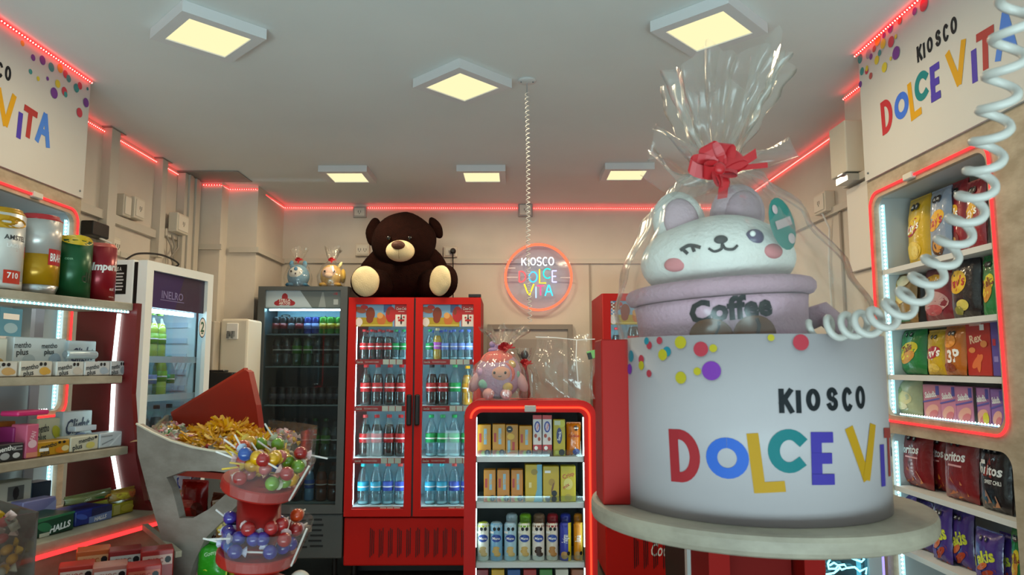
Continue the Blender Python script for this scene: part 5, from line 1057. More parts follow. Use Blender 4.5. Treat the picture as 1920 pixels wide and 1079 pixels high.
upack(40, 104, 938, 975, 1.615, .04, '8a86b8', [('p', [(.5, 0), (1, .4), (1, .9), (.5, .5)], P('a6a6d0', .4))], 'lilac candy box behind the dark green one', Z4)
# beer cans on top
def big_can(px0, px1, pyt, pyb, spec, label, parts):
    yl = 1.665; x0, _ = U(px0, pyb, yl); x1, _ = U(px1, pyb, yl); _, zt = U((px0+px1)/2, pyt, yl)
    r = (x1-x0)/2*.98; h = zt-1.683; p = Uw((x0+x1)/2, yl+.01, 1.6828)
    o = obj('beer_can', [(lathe([(r*.78, 0), (r*.86, .004), (r, .02*h/.16)], 28), STEEL, True)]+[(lathe([(r, a*h), (r, b*h)], 28), m, True) for a, b, m in spec]+[(lathe([(r, h*.93), (r*.96, h*.955), (r*.86, h*.985), (r*.86, h), (r*.8, h), (r*.78, h*.985), (0, h*.985)], 28), parts.get('top', STEEL), True)], None, fix=False)
    tag(o, label, 'can', 'beer cans on the candy shelf'); o.location = p; o.rotation_euler = (0, 0, math.atan2(-p.x, p.y))
    mp = lambda u, v, hh: ((r+hh)*sin((u-.5)*pi), -(r+hh)*cos((u-.5)*pi), v*h)
    printed('can_print', parts['print'], mp, o, pi*r/h, .0006)
    obj('pull_tab', mv(ell(0, 0, 0, .012, .008, .0015, 10, 5), 0, 0, h*.992), STEEL, o); return o
WM = P('d8d4ce', .3, metal=.2); GM = P('b8860b', .3, metal=.3)
def um(p, a=0): return p
big_can(-55, 34, 390, 547, ((.02, .12, WM), (.12, .93, WM)), 'white and red lager can with gold top, cut by the frame', {'top': GM, 'print': [('p', [(.3, .42), (.75, .48), (.98, .42), (.98, .56), (.75, .62), (.3, .6)], P('c5331f', .35)), ('t', .74, .64, .06, .42, 'AMSTEL', DKT), ('t', .72, .54, .045, .3, 'LAGER', WHT), ('r', .72, .16, .24, .16, P('c5331f', .35)), ('t', .72, .18, .07, .2, '710', WHT, 0, 0, .03), ('e', .5, .82, .4, .08, GM)]})
big_can(36, 104, 403, 550, ((.12, .5, P('b5860c', .25, metal=.3)), (.5, .93, P('c2bdb8', .3, metal=.4))), 'gold and silver beer can with red square logo', {'top': P('b02026', .35), 'print': [('r', .78, .47, .26, .20, P('b81f26', .35)), ('t', .79, .47, .10, .22, 'BRAH', WHT, 0, 0, .03), ('r', .5, .94, .98, .02, P('b02026', .35)), ('t', .6, .08, .02, .3, 'CERVEZA', WHT)]})
big_can(107, 164, 444, 560, ((.02, .93, P('12502a', .3, metal=.2)),), 'green beer can with yellow top patch', {'top': P('c8a01c', .35), 'print': [('e', .6, .93, .3, .08, P('cfa61c', .35)), ('t', .78, .35, .16, .5, 'dh', P('0c3018', .35), 0, 0, .04), ('t', .45, .62, .03, .3, 'CIDER', P('8ab890', .35)), ('r', .22, .2, .12, .2, P('a8c8b0', .35))]})
big_can(163, 211, 457, 562, ((.02, .93, P('8a0f1e', .28, metal=.3)),), 'red beer can with white word, right end of shelf', {'top': P('c25a4c', .35, metal=.3), 'print': [('t', .68, .6, .13, .6, 'Imperial', P('e6dcd4', .35), .2, .05, .05), ('t', .78, .22, .06, .24, 'est', P('d8b8b0', .35)), ('t', .78, .08, .02, .3, 'CERVEZA', P('d8b8b0', .35)), ('r', .06, .5, .14, .9, P('c8b8c0', .35))]})

# small acrylic bin at the lower left
t = thing('candy_bin', 'grey acrylic bin of yellow sweets at the lower left edge', 'bin', (-.92, 1.34, 0), radians(60))
c0 = at_y(0, 960, 1.34)
obj('front_wall', prism([(-.2, 1.10), (-.2, 1.236), (.052, 1.235), (.02, 1.135), (.0, 1.10)], -.05, -.046), CLEAR('e0dcd8', .08, .3, .1, base=.05, bodycol='8a8078'), t)
obj('side_wall', prism([(-.046, 1.10), (-.046, 1.235), (.12, 1.245), (.12, 1.10)], .048, .052, ax='yz'), CLEAR('8a8480', .35, .3, .1, base=.05, bodycol='8a8078'), t)
obj('floor_board', box(-.2, .05, -.046, .12, 1.09, 1.10), BEIGE, t); obj('stem', box(-.12, -.02, .0, .1, .0, 1.088), GREYLAM, t)
SW = []
def sweet(name, cols):
    o = obj(name, ell(0, 0, 0, .012, .009, .009, 10, 7), P(cols[0], .35, coat=.4), smooth=True); o['category'] = 'candy'
    for sx in (-1, 1):
        V = [(sx*.011, 0, 0)]+[(sx*.025, .008*cos(a)*(1+.3*(i % 2)), .008*sin(a)*(1+.3*(i % 2))) for i, a in enumerate([2*pi*i/8 for i in range(8)])]
        obj('wrapper_twist', (V, [(0, 1+i, 1+(i+1) % 8) for i in range(8)]), P(cols[1], .35, coat=.3), o, fix=False)
    o['used'] = 0; return o
def rot_rand(o): o.rotation_euler = (R.uniform(-.6, .6), R.uniform(-.6, .6), R.uniform(0, 6.28))
SWEETS = {'yellow': sweet('wrapped_candy', ('d99a0c', 'd9a51c')), 'green': sweet('wrapped_candy', ('2f8a3a', 'cfd8c8')), 'red': sweet('wrapped_candy', ('b5282a', 'd8b8b0')), 'white': sweet('wrapped_candy', ('c8c4b8', 'b9b4a4')), 'pink': sweet('wrapped_candy', ('c87a88', 'd8b0b0'))}
def put_sweet(c, p, label, group, s=1):
    o = place(SWEETS[c], p, 0, label, group); rot_rand(o); o.scale = (s, s, s); return o
for i in range(44):
    p = l2w(t, R.uniform(-.16, .035), R.uniform(-.03, .09), 1.112+.0175*(i % 8)+R.uniform(0, .006)); put_sweet(R.choice(('yellow', 'yellow', 'white', 'red')), p, 'wrapped sweet in the grey acrylic bin at lower left', 'sweets in the grey acrylic bin')
# ------------------------------------------------------------------ pick and mix candy stand
def vplane(px_, py_, a, b):
    """pixel onto the upright plane through plan points a, b -> (distance along a-b, height)"""
    a = Vector((a[0], a[1], 0)); dr = (Vector((b[0], b[1], 0))-a).normalized(); n = Vector((dr.y, -dr.x, 0)); d = ray(px_, py_)
    p = Vector((0, 0, EYE))+d*((a.dot(n))/d.dot(n)); return (p-a).dot(dr), p.z
def vboard(name, pts, holes, a, b, th, m, parent):
    o = [vplane(x, y, a, b) for x, y in pts]; hs = [[vplane(x, y, a, b) for x, y in h] for h in holes]
    vf = prism(o, 0, th, hs); dx, dy = b[0]-a[0], b[1]-a[1]
    return obj(name, xf(vf, Matrix.Translation((a[0], a[1], 0)) @ Matrix.Rotation(math.atan2(dy, dx), 4, 'Z')), m, parent)
CS = thing('candy_stand', 'grey and red pick and mix candy stand heaped with sweets', 'stand', (0, 0, 0))
pa, pb = (-.985, 1.915), (-.53, 1.70); bk, be = (-1.13, 2.45), (-.74, 2.16)
rim = [(256, 796), (285, 812), (320, 828), (360, 840), (400, 847), (440, 850), (490, 851), (548, 849)]
vboard('front_board', rim+[(546, 882), (470, 905), (452, 940), (420, 975), (385, 1010), (362, 1060), (350, 1100), (330, 1250), (300, 1250), (318, 1090), (312, 1040), (292, 975), (272, 905), (258, 850)],
       [[(312, 896), (345, 884), (400, 884), (440, 888), (448, 905), (420, 930), (392, 955), (362, 972), (336, 972), (330, 945), (322, 915)]], pa, pb, .02, LAMINATE('93887e', '776c62'), CS)
vboard('fin', [(322, 777), (460, 694), (466, 698), (480, 760), (492, 850), (440, 856), (330, 826)], [], bk, be, .018, P('a3200f', .42, noise=(4, .04)), CS)
obj('fin_edge', tube([Vector((bk[0], bk[1], 0))+Vector(((be[0]-bk[0]), (be[1]-bk[1]), 0)).normalized()*vplane(x, y, bk, be)[0]+Vector((0, .008, vplane(x, y, bk, be)[1])) for x, y in ((322, 777), (460, 694))], .009, 4), P('b83018', .4), CS)
pc = (pa[0]+.06, pa[1]-.02)
plan = [pc, pb, (-.50, 1.86), (-.56, 2.0), be, bk]
obj('tray_floor', prism([(x, y+.02 if i < 2 else y) for i, (x, y) in enumerate(plan)], 1.225, 1.24, ax='xy'), P('8a2a1c', .5), CS)
obj('left_edge', xf(box(0, math.hypot(bk[0]-pc[0], bk[1]-pc[1]-.03), -.004, .004, 1.24, 1.338), Matrix.Translation((pc[0], pc[1]+.03, 0)) @ Matrix.Rotation(math.atan2(bk[1]-pc[1]-.03, bk[0]-pc[0]), 4, 'Z')), CLEAR('e8e4da', .18, .3, .06, bodycol='cfc6b4'), CS)
ac = [(-.535, 1.70), (-.495, 1.75), (-.485, 1.83), (-.50, 1.92), (-.56, 2.0), (-.70, 2.13)]
obj('acrylic_wall', ([(x, y, 1.235) for x, y in ac]+[(x*.985, y, 1.345) for x, y in ac], [(i, i+1, i+1+len(ac), i+len(ac)) for i in range(len(ac)-1)]), CLEAR('f4f2ec', .05, .45, .04), CS, fix=False)
rim3 = [Vector((pa[0], pa[1], 0))+Vector((pb[0]-pa[0], pb[1]-pa[1], 0)).normalized()*vplane(x, y, pa, pb)[0]+Vector((0, 0, vplane(x, y, pa, pb)[1]+.001)) for x, y in rim]
obj('rim_edge', tube(rim3, .003, 5), P('cfc4b0', .4), CS)
obj('lower_shelf', prism([(-.86, 1.95), (-.50, 1.72), (-.46, 1.9), (-.80, 2.2)], .925, .94, ax='xy'), P('7a1c16', .5), CS)
obj('upper_tray', prism([(-.86, 1.97), (-.60, 1.79), (-.5, 1.92), (-.76, 2.15)], 1.075, 1.09, ax='xy'), P('7a6a5c', .5), CS)
vboard('acrylic_front', [(408, 884), (496, 890), (470, 918), (412, 918)], [], (-.80, 2.03), (-.50, 1.83), .004, CLEAR('f0f0f0', .10, .5, .05, base=.25), CS)
# heaps of wrapped sweets
def in_tray():
    while True:
        a, b = .05+.95*R.random(), R.random(); f = Vector((pa[0]+(pb[0]-pa[0])*a, pa[1]+(pb[1]-pa[1])*a)); g = Vector((bk[0]+(-.56-bk[0])*a, bk[1]+(1.98-bk[1])*a)); return f+(g-f)*(.13+.8*b), a, b
def heap_z(a, b): return 1.278+.012*(1-a)+.05*math.exp(-((a-.60)/.2)**2-((b-.5)/.4)**2)+.022*math.exp(-((a-.08)/.14)**2)+.03*math.exp(-((a-.95)/.12)**2)
V, Fc = [], []; N1, N2 = 22, 10
for j in range(N2+1):
    for i in range(N1+1):
        a, b = i/N1, j/N2; f = Vector((pa[0]+(pb[0]-pa[0])*a, pa[1]+(pb[1]-pa[1])*a)); g = Vector((bk[0]+(-.56-bk[0])*a, bk[1]+(1.98-bk[1])*a)); p = f+(g-f)*(.05+.9*b)
        V.append((p.x, p.y, heap_z(a, b)-.006+R.uniform(-.004, .004)))
for j in range(N2):
    for i in range(N1): q = j*(N1+1)+i; Fc.append((q, q+1, q+N1+2, q+N1+1))
tag(obj('candy_bed', (V, Fc), P('8a6a3a', .5, noise=(60, .5)), smooth=True, kind='stuff'), 'bed of small wrapped sweets filling the candy stand tray', 'candy')
fr = []
rr_ = random.Random(4)
def yellow_twist():
    o = obj('twisted_candy', ell(0, 0, 0, .014, .009, .009, 10, 7), P('d08f08', .4, coat=.3), smooth=True); o['category'] = 'candy'
    for sx in (-1, 1):
        pr = []
        for k in range(5): 
            a = k*1.26; e = Vector((sx*.036, .014*cos(a), .014*sin(a))); m = Vector((sx*.022, .007*cos(a+.6), .007*sin(a+.6))); pr.append(ribbon([(sx*.011, 0, 0), m, e], (0, cos(a+1.5), sin(a+1.5)), .006))
        obj('wrapper_fringe', join(*pr), P('d89c10', .4, coat=.2), o, fix=False)
    o['used'] = 0; return o
SWEETS['twist'] = yellow_twist()
n_ = 0
while n_ < 150:
    p, a, b = in_tray()
    if abs(a-.60+.12*(b-.5)) > .27: continue
    n_ += 1; put_sweet('twist', (p.x, p.y, heap_z(a, b)+R.uniform(0, .012)), 'yellow sweet with frayed wrapper ends in the big candy tray heap', 'yellow sweets heaped in the candy tray', R.uniform(.9, 1.25))
n_ = 0
while n_ < 130:
    p, a, b = in_tray()
    if not (a < .36 or b < .25): continue
    n_ += 1; c = R.choice(('green', 'red', 'white', 'white', 'pink', 'yellow')); put_sweet(c, (p.x, p.y, heap_z(a, b)+R.uniform(0, .01)), {'green': 'green', 'red': 'red', 'white': 'white', 'pink': 'pink', 'yellow': 'plain yellow'}[c]+' wrapped sweet among mixed sweets of the big candy tray', 'mixed sweets in the candy tray, '+c, .8)
n_ = 0
while n_ < 80:
    p, a, b = in_tray()
    if a < .82: continue
    n_ += 1; c = R.choice(('pink', 'pink', 'white', 'red', 'yellow')); put_sweet(c, (p.x, p.y, heap_z(a, b)+R.uniform(0, .014)), {'red': 'red', 'white': 'white', 'pink': 'pink', 'yellow': 'yellow'}[c]+' wrapped sweet at the rounded right end of candy tray', 'sweets at the right end of the candy tray, '+c, .8)
# packets behind the front board opening
cb = at_y(362, 945, 1.98)
obj_ = bag('small red bag of sweets seen through the candy stand opening', (cb.x+.0, 1.99, 1.091), -.3, .085, .10, .018, '9c1810', [('r', .4, .45, .5, .2, P('c8685a', .4)), ('e', .75, .3, .2, .2, P('6a2a18', .4))], None, 50)
bag('white and blue sweet bag hanging in the candy stand opening', (at_y(342, 900, 2.02).x, 2.06, 1.14), -.2, .075, .10, .015, 'b8b4c0', [('p', [(.2, .2), (.8, .5), (.7, .8), (.1, .5)], P('2a3a8a', .4)), ('p', [(.4, .2), (.9, .4), (.8, .6)], P('b02838', .4)), ('r', .5, .1, 1, .2, P('b5a070', .4))], None, 51)
bag('clear bag of brown sweets beside the small red bag', (cb.x+.085, 1.96, 1.091), -.5, .07, .07, .02, '6b3a20', [('e', .4, .4, .2, .2, P('b5802a', .4)), ('e', .7, .6, .2, .15, P('8a2a1a', .4))], None, 52)
for i, (x, y, w_, h_, c, lab, sp) in enumerate(((398, 1079, 56, .082, '2f9a1f', 'bright green snack bag under the candy stand', [('t', .55, .75, .12, .6, 'Gomy', P('bfe0b0', .4), 0, .3), ('p', [(0, 0), (1, 0), (1, .35), (.4, .3)], P('c9c41c', .4))]), (436, 1079, 36, .10, '8f8a1c', 'olive yellow snack bag under the candy stand', [('p', [(.3, 0), (.7, 0), (.5, .8)], P('2a2418', .4)), ('e', .5, .7, .3, .1, P('c9a81c', .4))]), (478, 1075, 44, .15, '1f3a34', 'dark teal snack bag beside the red lollipop column', [('p', [(.3, 0), (.6, 0), (.3, .9)], P('b9c8c4', .4))]), (432, 1010, 44, .10, '6a4a2a', 'brown and gold sweet bag above the green snack bag', [('e', .5, .5, .4, .3, P('b59a3a', .4))]), (452, 975, 36, .10, '8a7a2c', 'gold and black sweet bag high beside the red column', [('p', [(.1, .2), (.9, .5), (.8, .9)], P('1c1a14', .4))]), (405, 1040, 44, .10, '7a3a24', 'reddish sweet bag behind the grey leg of candy stand', [('e', .5, .5, .3, .2, P('c8b8b0', .4))]))):
    Y_ = 1.80+.03*(i % 3); p = at_y(x, y, Y_); bag(lab, (p.x, Y_, max(.941, p.z-.01)), -.2+.1*i, w_*Y_/1350*1.1, h_, .025, c, sp, 'snack bags under the candy stand', 60+i, -.15, R.uniform(-.25, .25))
bag('orange tipped sweet bag by the lower lollipop bowl', (at_y(450, 1000, 1.62).x, 1.66, 1.112), -.1, .05, .035, .014, 'c8402a', [('e', .6, .3, .3, .3, P('b59a80', .4))], None, 70)

# ------------------------------------------------------------------ lollipop tower
LTx, LTy = at_y(488, 900, 1.55).x, 1.55
LT = thing('lollipop_tower', 'red acrylic lollipop tower with two clear rimmed bowls beside the candy stand', 'stand', (LTx, LTy, 0))
RAC = P('8e1512', .3, spec=.4)
obj('column', lathe([(.044, 0), (.044, 1.255)], 24), RAC, LT, smooth=True)
obj('foot', lathe([(.14, 0), (.14, .02), (.05, .03)], 24), RAC, LT)
def bowl(zc, tiltx, tilty, r0, lab):
    M = Matrix.Translation((0, 0, zc)) @ Matrix.Rotation(tilty, 4, 'Y') @ Matrix.Rotation(tiltx, 4, 'X')
    b = obj('bowl_disc', xf(join(lathe([(0, -.024), (r0*.96, -.024), (r0, -.02), (r0, -.003), (r0*.97, 0), (0, 0)], 36)), M), P('a8241a', .35, spec=.4), LT)
    obj('clear_rim', xf(lathe([(r0*1.0, -.02), (r0*1.34, .062)], 40, a0=-2.0, a1=1.7), M), CLEAR('f6f2f0', .05, .55, .04), b, smooth=True, fix=False)
    e0 = lathe([(r0*1.0, -.02), (r0*1.34, .062)], 1, a0=0, a1=.001)[0]
    for an in (-.25, 1.7): obj('rim_edge', xf(tube([(r0*cos(an), r0*sin(an), -.02), (r0*1.34*cos(an), r0*1.34*sin(an), .062)], .0022, 5), M), P('d8ccc4', .3), b)
    return M
M1 = bowl(1.262, .12, .24, .076, 'upper'); M2 = bowl(1.122, .10, .10, .080, 'lower')
def lolly(cols, name):
    o = obj('lollipop', ell(0, 0, 0, .0145, .0145, .0145, 16, 11), [None] and P(cols[0], .25, coat=.6, noise=(55, .25)), smooth=True); o['category'] = 'lollipop'
    obj('wrapper_collar', lathe([(.004, .013), (.011, .021), (.003, .018)], 9), P(cols[1], .35, coat=.3), o, fix=False)
    obj('stick', tube([(0, 0, .012), (0, 0, .062)], .002, 6), P(cols[2], .5), o); o['used'] = 0; return o
LOL = {k: lolly(c, k) for k, c in dict(yellow=('cf9a08', 'd8b848', 'd8b02c'), green=('6f9a2a', 'c8ccb0', 'e0dcd4'), red=('9c2424', 'd8b8b8', 'e4dcd8'), orange=('c8481c', 'd8a888', 'e4dcd8'), blue=('2a4f9a', 'a8b4c8', 'e4dcd8'), purple=('3a2f86', 'b8b4c8', 'e6e0de'), pink=('b05a5a', 'd8c0b8', 'e4dcd8')).items()}
def lollies(M, names, n, r0, where, zoff):
    for i in range(n):
        a = -2.75+i*2.399; q = ((i+.5)/n)**.5; lay = i//11
        rad = r0*(.30+.74*((i*7) % 11)/11)
        v = M @ Vector((rad*cos(a), rad*sin(a), .015+.021*lay+.012*max(0, rad/r0-.6)))
        # keep clear of the column
        if math.hypot(v.x, v.y) < .056 and v.z < 1.24: s_ = .058/max(.01, math.hypot(v.x, v.y)); v.x *= s_; v.y *= s_
        c = names[i % len(names)]
        p = (LTx+v.x, LTy+v.y, v.z); o = place(LOL[c], p, 0, '%s lollipop in the %s' % (c, where), '%s lollipops in the %s' % (c, where))
        o.rotation_euler = (R.uniform(-1.5, 1.0)-.6, -1.25+R.uniform(-.6, .5), R.uniform(-1.0, .8))
lollies(M1, ['yellow', 'green', 'yellow', 'red', 'orange', 'yellow', 'green', 'blue', 'pink', 'yellow', 'red'], 33, .076, 'upper clear bowl of the red tower', 0)
lollies(M2, ['purple', 'purple', 'red', 'purple', 'red', 'orange', 'purple', 'red', 'blue', 'purple'], 28, .080, 'lower clear bowl of the red tower', 0)
t = thing('toy_topper', 'little white and orange toy head at the foot of the lollipop tower', 'toy', (at_y(552, 1062, 1.54).x, 1.54, 1.03))
obj('head', ell(.012, 0, .03, .022, .02, .022, 18, 12), P('cfc6ba', .5), t, smooth=True); obj('body', ell(-.02, 0, .005, .026, .022, .024, 16, 10), P('c2602a', .5), t, smooth=True)
for sx in (.004, .022): obj('eye_patch', ell(sx, -.019, .034, .005, .003, .006, 8, 6), BLACK, t, smooth=True)
t.parent = None
o = obj('lower_tray', mv(lathe([(0, .985), (.10, .985), (.10, .998), (0, .998)], 30), 0, 0, 0), RAC, LT)
for i, c in enumerate(('pink', 'orange', 'red', 'pink', 'green')):
    q = place(LOL[c], (LTx-.015+.018*i, LTy-.06-.01*(i % 2), 1.015+.012*(i % 2)), 0, '%s lollipop lying on the bottom tray of the red tower' % c, 'lollipops on the bottom tray of the red tower'); q.rotation_euler = (.6, R.uniform(-1, 1), 0)

# chocolate boxes on the counter at the lower left
t = thing('sweets_counter', 'beige lower counter with a wooden divider under the candy shelf', 'counter', (0, 0, 0))
obj('counter_top', prism([(-1.12, 1.42), (-.70, 1.42), (-.70, 1.62), (-.90, 1.80), (-1.02, 1.80)], .93, .955, ax='xy'), BEIGE, t); obj('counter_base', prism([(-1.09, 1.45), (-.74, 1.45), (-.74, 1.61), (-.91, 1.77), (-1.0, 1.77)], 0, .929, ax='xy'), BEIGE, t)
p0, p1 = at_y(272, 988, 1.98), at_y(335, 1040, 1.78); obj('divider', tube([p0, p1], .010, 4), BEIGE, t)
CB = [('b5241c', 'd06a50'), ('a8201a', 'e0b0a0'), ('b83020', 'e8d0c0'), ('c05a24', 'e0a070'), ('c07a6a', 'e8d8d0'), ('8a1a18', 'c8c0b8')]
for r_ in range(3):
    for k in range(4):
        Y_ = 1.50+.085*k; p = at_y(235+38*r_, 1060, 1.6); x = p.x+.005*k-.02+.02*r_
        c = CB[(k+2*r_) % 6]
        cq = carton('chocolate_box', '%s chocolate bar box on lower counter, %s column, %s from the front' % (('red', 'dark red', 'bright red', 'orange', 'pale pink', 'deep red')[(k+2*r_) % 6], ('left', 'middle', 'right')[r_], ('first', 'second', 'third', 'fourth', 'fifth')[k]), (-.93+.075*r_-.012*k, Y_, .956), .5, .07, .055, .075+.013*k, P(c[0], .35), [('r', .5, .8, .9, .2, P(c[1], .4)), ('o', .82, .8, .10, .07, OCT), ('r', .4, .42, .6, .1, P(c[1], .4)), ('t', .42, .8, .1, .5, 'CHOC', P(c[0], .4)), ('e', .6, .22, .25, .09, P('6a3218', .4))], 'chocolate bar boxes on the lower counter')
t = thing('paper_roll', 'white paper roll behind the red end panel of candy shelf', 'roll', (-.985, 2.2, 1.0))
obj('roll', lathe([(.01, 0), (.026, 0), (.026, .2), (.01, .2)], 18), P('d8d2c8', .6), t, smooth=False); t.location = Uw(1.787, 1.57, 1.119); obj('base', lathe([(.03, -.02), (.03, 0), (0, 0)], 16), GREY, t)


# ------------------------------------------------------------------ round gift stand in front, at right
GX, GY = .437, 1.30
GS = thing('gift_stand', 'round laminate stand with curved white KIOSCO DOLCE VITA sign', 'stand', (GX, GY, 0))
LAM = LAMINATE('a39887', '877c6e')
obj('round_top', lathe([(0, 1.234), (.276, 1.234), (.282, 1.237), (.2845, 1.243), (.2845, 1.258), (.282, 1.2645), (.276, 1.2665), (0, 1.2665)], 96), LAM, GS)
cyr = .223; a0, a1 = -pi/2-1.72, -pi/2+2.2
V1 = lathe([(cyr, 1.267), (cyr, 1.548)], 90, a0=a0, a1=a1); V2 = lathe([(cyr-.003, 1.267), (cyr-.003, 1.548)], 90, a0=a0, a1=a1); n_ = 91
rimf = [(i, i+1, len(V1[0])+i+1, len(V1[0])+i) for i in range(n_-1)]+[(n_+i, n_+i+1, len(V1[0])+n_+i+1, len(V1[0])+n_+i) for i in range(n_-1)]
SGN = lambda vf: mv(vf, -.008, -.009, 0)
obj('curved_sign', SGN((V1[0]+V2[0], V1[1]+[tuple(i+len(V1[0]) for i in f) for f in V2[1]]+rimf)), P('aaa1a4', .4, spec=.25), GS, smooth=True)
def cmap(u, z, h):
    arc = (u-.16)*.622-.197; a = arc/cyr; zz = 1.322+(z-2.43)*.575
    return ((cyr+h)*sin(a)-.008, -(cyr+h)*cos(a)-.009, zz)
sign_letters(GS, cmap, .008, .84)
dd = [(-.304, 1.517, 'teal', .010), (-.310, 1.495, 'purple', .009), (-.268, 1.511, 'red', .0075), (-.268, 1.501, 'yellow', .0075), (-.247, 1.488, 'red', .006), (-.245, 1.534, 'red', .0065), (-.205, 1.523, 'teal', .008), (-.214, 1.518, 'yellow', .009), (-.251, 1.541, 'teal', .006), (-.22, 1.543, 'red', .006), (-.178, 1.539, 'yellow', .010), (-.179, 1.482, 'yellow', .0095), (-.15, 1.492, 'yellow', .006), (-.127, 1.493, 'purple', .0145), (-.143, 1.526, 'red', .0115), (-.123, 1.527, 'yellow', .006), (.009, 1.5405, 'red', .012), (-.036, 1.546, 'yellow', .005)]
DC = dict(teal='2f8c9c', purple='8a3fae', red='c8404e', yellow='cdb82c')
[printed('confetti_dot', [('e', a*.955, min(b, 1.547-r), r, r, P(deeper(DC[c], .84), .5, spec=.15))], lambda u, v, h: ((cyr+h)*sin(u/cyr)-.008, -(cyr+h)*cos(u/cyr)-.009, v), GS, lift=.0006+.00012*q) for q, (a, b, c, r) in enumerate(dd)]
bx0, bx1 = at_y(1133, 800, 1.262).x-GX, at_y(1177, 800, 1.262).x-GX
obj('red_board', cbox(bx0-.006, bx1+.003, -.055, .035, 1.267, at_y(1150, 637, 1.25).z, .002, 1), P('9c1a14', .55, spec=.2), GS)
obj('column_core', box(-.065, .055, -.02, .02, .03, 1.233), P('6c100c', .65, spec=.1), GS)
for sx in (-.098, .062): obj('column_board', box(sx, sx+.035, -.06, .06, .03, 1.233), P('8a1410', .65, spec=.1), GS)
obj('base_plate', lathe([(0, 0), (.26, 0), (.26, .028), (0, .028)], 48), LAM, GS)
# the gift: rabbit in a coffee cup, in tied cellophane
G = thing('coffee_rabbit_gift', 'white rabbit plush in pink Coffee cup inside tied cellophane, on round stand', 'plush gift', (GX, GY, 1.267))
PKC = P('b08a99', .9, bump=(140, .35), noise=(5, .05)); PKL = P('be98aa', .9, bump=(140, .35)); WHF = P('dcd6d2', .9, bump=(120, .3)); EAR = P('b79aa4', .9, bump=(120, .3))
tl = Matrix.Translation((-.028, 0, 0)) @ Matrix.Rotation(radians(-3.5), 4, 'Y')
cup = [(.118, 0), (.126, .01), (.134, .12), (.144, .25), (.150, .335), (.152, .348)]
obj('cup', xf(lathe(cup, 40), tl), PKL, G, smooth=True)
obj('cup_rim', xf(tube([(.152*cos(2*pi*i/40), .152*sin(2*pi*i/40), .365) for i in range(40)], .015, 10, closed=True, rz=None), tl), PKC, G, smooth=True)
obj('cup_lining', xf(lathe([(.145, .35), (.12, .375), (0, .38)], 30), tl), PKC, G, smooth=True)
obj('handle', xf(tube([(.13, .0, .30), (.175, -.03, .315), (.205, -.05, .275), (.200, -.05, .21), (.165, -.03, .16), (.125, .0, .15)], .022, 10), tl), PKC, G, smooth=True)
obj('head', xf(fuzz(ell(0, -.01, .425, .137, .118, .078, 34, 22), .002, 30), tl), WHF, G, smooth=True)
obj('ear', xf(ell(-.060, .0, .500, .048, .036, .058, 20, 14, Ro(0, -.15, 0)), tl), WHF, G, smooth=True); obj('ear', xf(ell(.048, .0, .508, .050, .036, .058, 20, 14, Ro(0, .25, 0)), tl), EAR, G, smooth=True)
obj('inner_ear', xf(ell(-.062, -.026, .498, .032, .016, .042, 18, 12, Ro(0, -.15, 0)), tl), EAR, G, smooth=True); obj('inner_ear', xf(ell(.05, -.026, .504, .034, .016, .044, 18, 12, Ro(0, .25, 0)), tl), P('ab8c98', .9, bump=(120, .3)), G, smooth=True)
def headpt(x, z, off=.0015):
    z = z-.018; X_, Z_ = x/.137, (z-.425)/.078; return Vector((x, -.01-.118*math.sqrt(max(0, 1-X_*X_-Z_*Z_))-off, z))
DKB = P('2c2224', .6)
def hline(pts, r): return xf(tube([headpt(*p) for p in bez([(a, b, 0) for a, b in pts], 6) for p in [(p.x, p.y)]], r, 6), tl)
obj('winking_eye', join(hline([(-.088, .452), (-.074, .458), (-.058, .452)], .003), hline([(-.084, .452), (-.078, .444)], .003), hline([(-.07, .456), (-.068, .446)], .003)), DKB, G)
obj('eye', xf(ell(*headpt(.034, .464, -.003), .016, .008, .014, 16, 10), tl), P('4a3a5e', .3), G, smooth=True); obj('eye_glint', xf(ell(*headpt(.029, .469, .006), .005, .003, .005, 8, 6), tl), WHT, G, smooth=True)
obj('nose', xf(ell(*headpt(-.024, .462, -.001), .012, .006, .008, 14, 9), tl), DKB, G, smooth=True)
obj('mouth', join(hline([(-.024, .455), (-.027, .446), (-.038, .443), (-.046, .449)], .0024), hline([(-.024, .455), (-.020, .446), (-.008, .444), (.0, .45)], .0024)), DKB, G)
for x, z in ((-.094, .430), (.066, .440)): obj('cheek', xf(ell(*headpt(x, z, -.005), .021, .009, .013, 16, 10, Ro(0, 0, -.5 if x < 0 else .5)), tl), P('c9787c', .8), G, smooth=True)
def cupmap(u, v, h):                                    # u along the arc in metres, v height
    r = .134+(v-.12)/.13*.010+.001; p = tl @ Vector(((r+h)*sin(u/r), -(r+h)*cos(u/r), v)); return tuple(p)
printed('cup_embroidery', [('t', -.026, .329, .036, .135, 'Coffee', P('07060a', .8, spec=.1), .05, .05, .06)], cupmap, G, 1.0)
for sx, rt in ((-.060, .25), (.008, -.2)):
    cc = Vector(cupmap(sx, .283, 0)); obj('coffee_bean', xf(ell(0, 0, 0, .036, .011, .032, 18, 12), Matrix.Translation(cc) @ Matrix.Rotation(sx/.14, 4, 'Z') @ Matrix.Rotation(rt, 4, 'Y')), P('6a401f', .8, spec=.2), G, smooth=True)
    obj('bean_groove', tube([cc+Vector((.006*sin(q*2.4)+rt*.02*q, -.0115, .026*q)) for q in (-1, -.6, -.2, .2, .6, 1)], .0028, 6), P('33241c', .8), G)
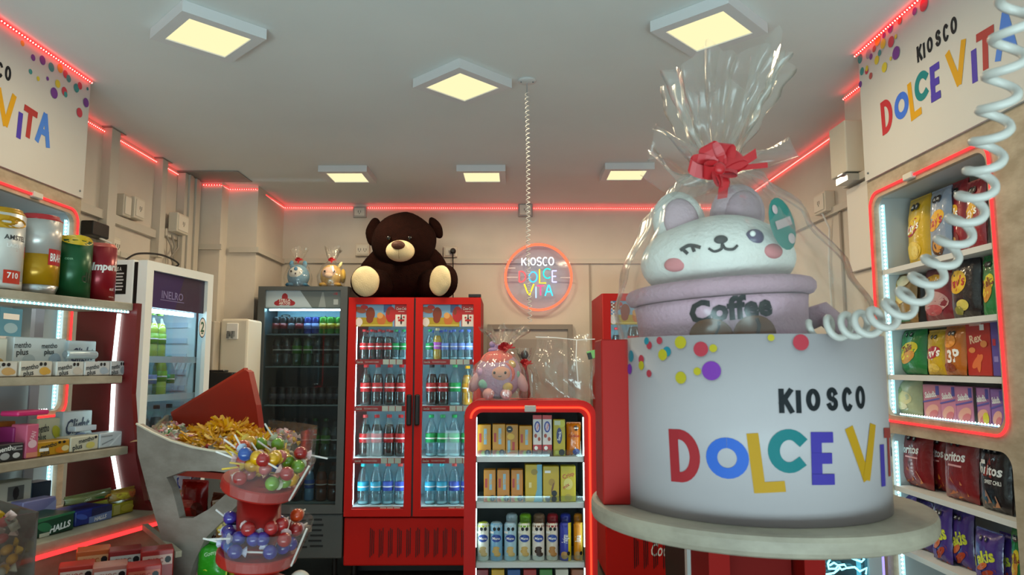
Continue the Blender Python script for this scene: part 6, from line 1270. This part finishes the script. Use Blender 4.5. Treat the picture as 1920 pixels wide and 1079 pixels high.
prof = [(.0, .216, 0, 0, .01), (.12, .218, -.005, 0, .012), (.28, .222, -.01, 0, .02), (.33, .225, -.018, 0, .035), (.40, .200, -.028, 0, .05), (.50, .145, -.038, 0, .07), (.565, .085, -.042, 0, .12), (.60, .030, -.044, 0, .22), (.625, .034, -.043, 0, .3), (.68, .062, -.038, 0, .32), (.74, .088, -.03, 0, .28), (.785, .106, -.02, 0, .26)]
cello(G, prof, 110, 21, sub=6, ragged=.022)
# loose flares of film: left ruffle, right ruffle and the tall twisted corner
def flare(pts, w0, w1, seed, wd):
    r = random.Random(seed); V = []; Fc = []; n = 18; m = 8; pth = bez(pts, 6)
    for i, p in enumerate(pth):
        q = i/(len(pth)-1); w = w0+(w1-w0)*q
        for j in range(m+1): s_ = j/m-.5; V.append(tuple(Vector(p)+Vector(wd)*(w*s_)+Vector((0, -.02*sin(7*s_+5*q+seed)-.03*cos(6*s_), .012*sin(9*s_+seed)))))
    for i in range(len(pth)-1):
        for j in range(m): a = i*(m+1)+j; Fc.append((a, a+1, a+m+2, a+m+1))
    return obj('cellophane_flare', (V, Fc), CELLO, G, smooth=True, fix=False)
def gp(x, y, Y=1.25): v = at_y(x, y, Y); return (v.x-GX, Y-GY, v.z-1.267)
flare([gp(1350, 322), gp(1395, 240), gp(1425, 150), gp(1445, 78)], .03, .055, 2, (1, .2, .15))
flare([gp(1352, 322), gp(1400, 310), gp(1450, 300), gp(1488, 286)], .03, .075, 5, (.15, .3, 1))
flare([gp(1345, 322), gp(1300, 300), gp(1255, 270), gp(1222, 262)], .03, .085, 7, (.2, .3, 1))
flare([gp(1346, 330), gp(1290, 345), gp(1250, 330), gp(1215, 290)], .03, .06, 8, (.4, .4, .9))
bx_, by_, bz_ = gp(1347, 318, 1.19); bow(G, bx_, by_, bz_, .056)
st = at_y(1467, 420, 1.17); tk = obj('round_sticker', xf(ell(0, 0, 0, .028, .0025, .045, 24, 10), Matrix.Translation((st.x-GX, st.y-GY, st.z-1.267)) @ Matrix.Rotation(.45, 4, 'Z') @ Matrix.Rotation(-.35, 4, 'Y')), P('2a6f66', .4), G, smooth=True, label='oval teal sticker')
obj('sticker_print', xf(join(box(-.018, .018, -.0036, -.0028, -.006, .008), ell(.008, -.003, -.028, .008, .0015, .009, 10, 6), ell(-.01, -.003, .027, .006, .0015, .008, 10, 6)), Matrix.Translation((st.x-GX, st.y-GY, st.z-1.267)) @ Matrix.Rotation(.45, 4, 'Z') @ Matrix.Rotation(-.35, 4, 'Y')), P('b59a9a', .5), tk, kind='stuff')
# prototypes nothing copied yet are dropped
for _d in (SWEETS, LOL, BTL):
    for _o in list(_d.values()):
        if _o.get('used', 1) == 0:
            for _c in list(_o.children): bpy.data.objects.remove(_c)
            bpy.data.objects.remove(_o)
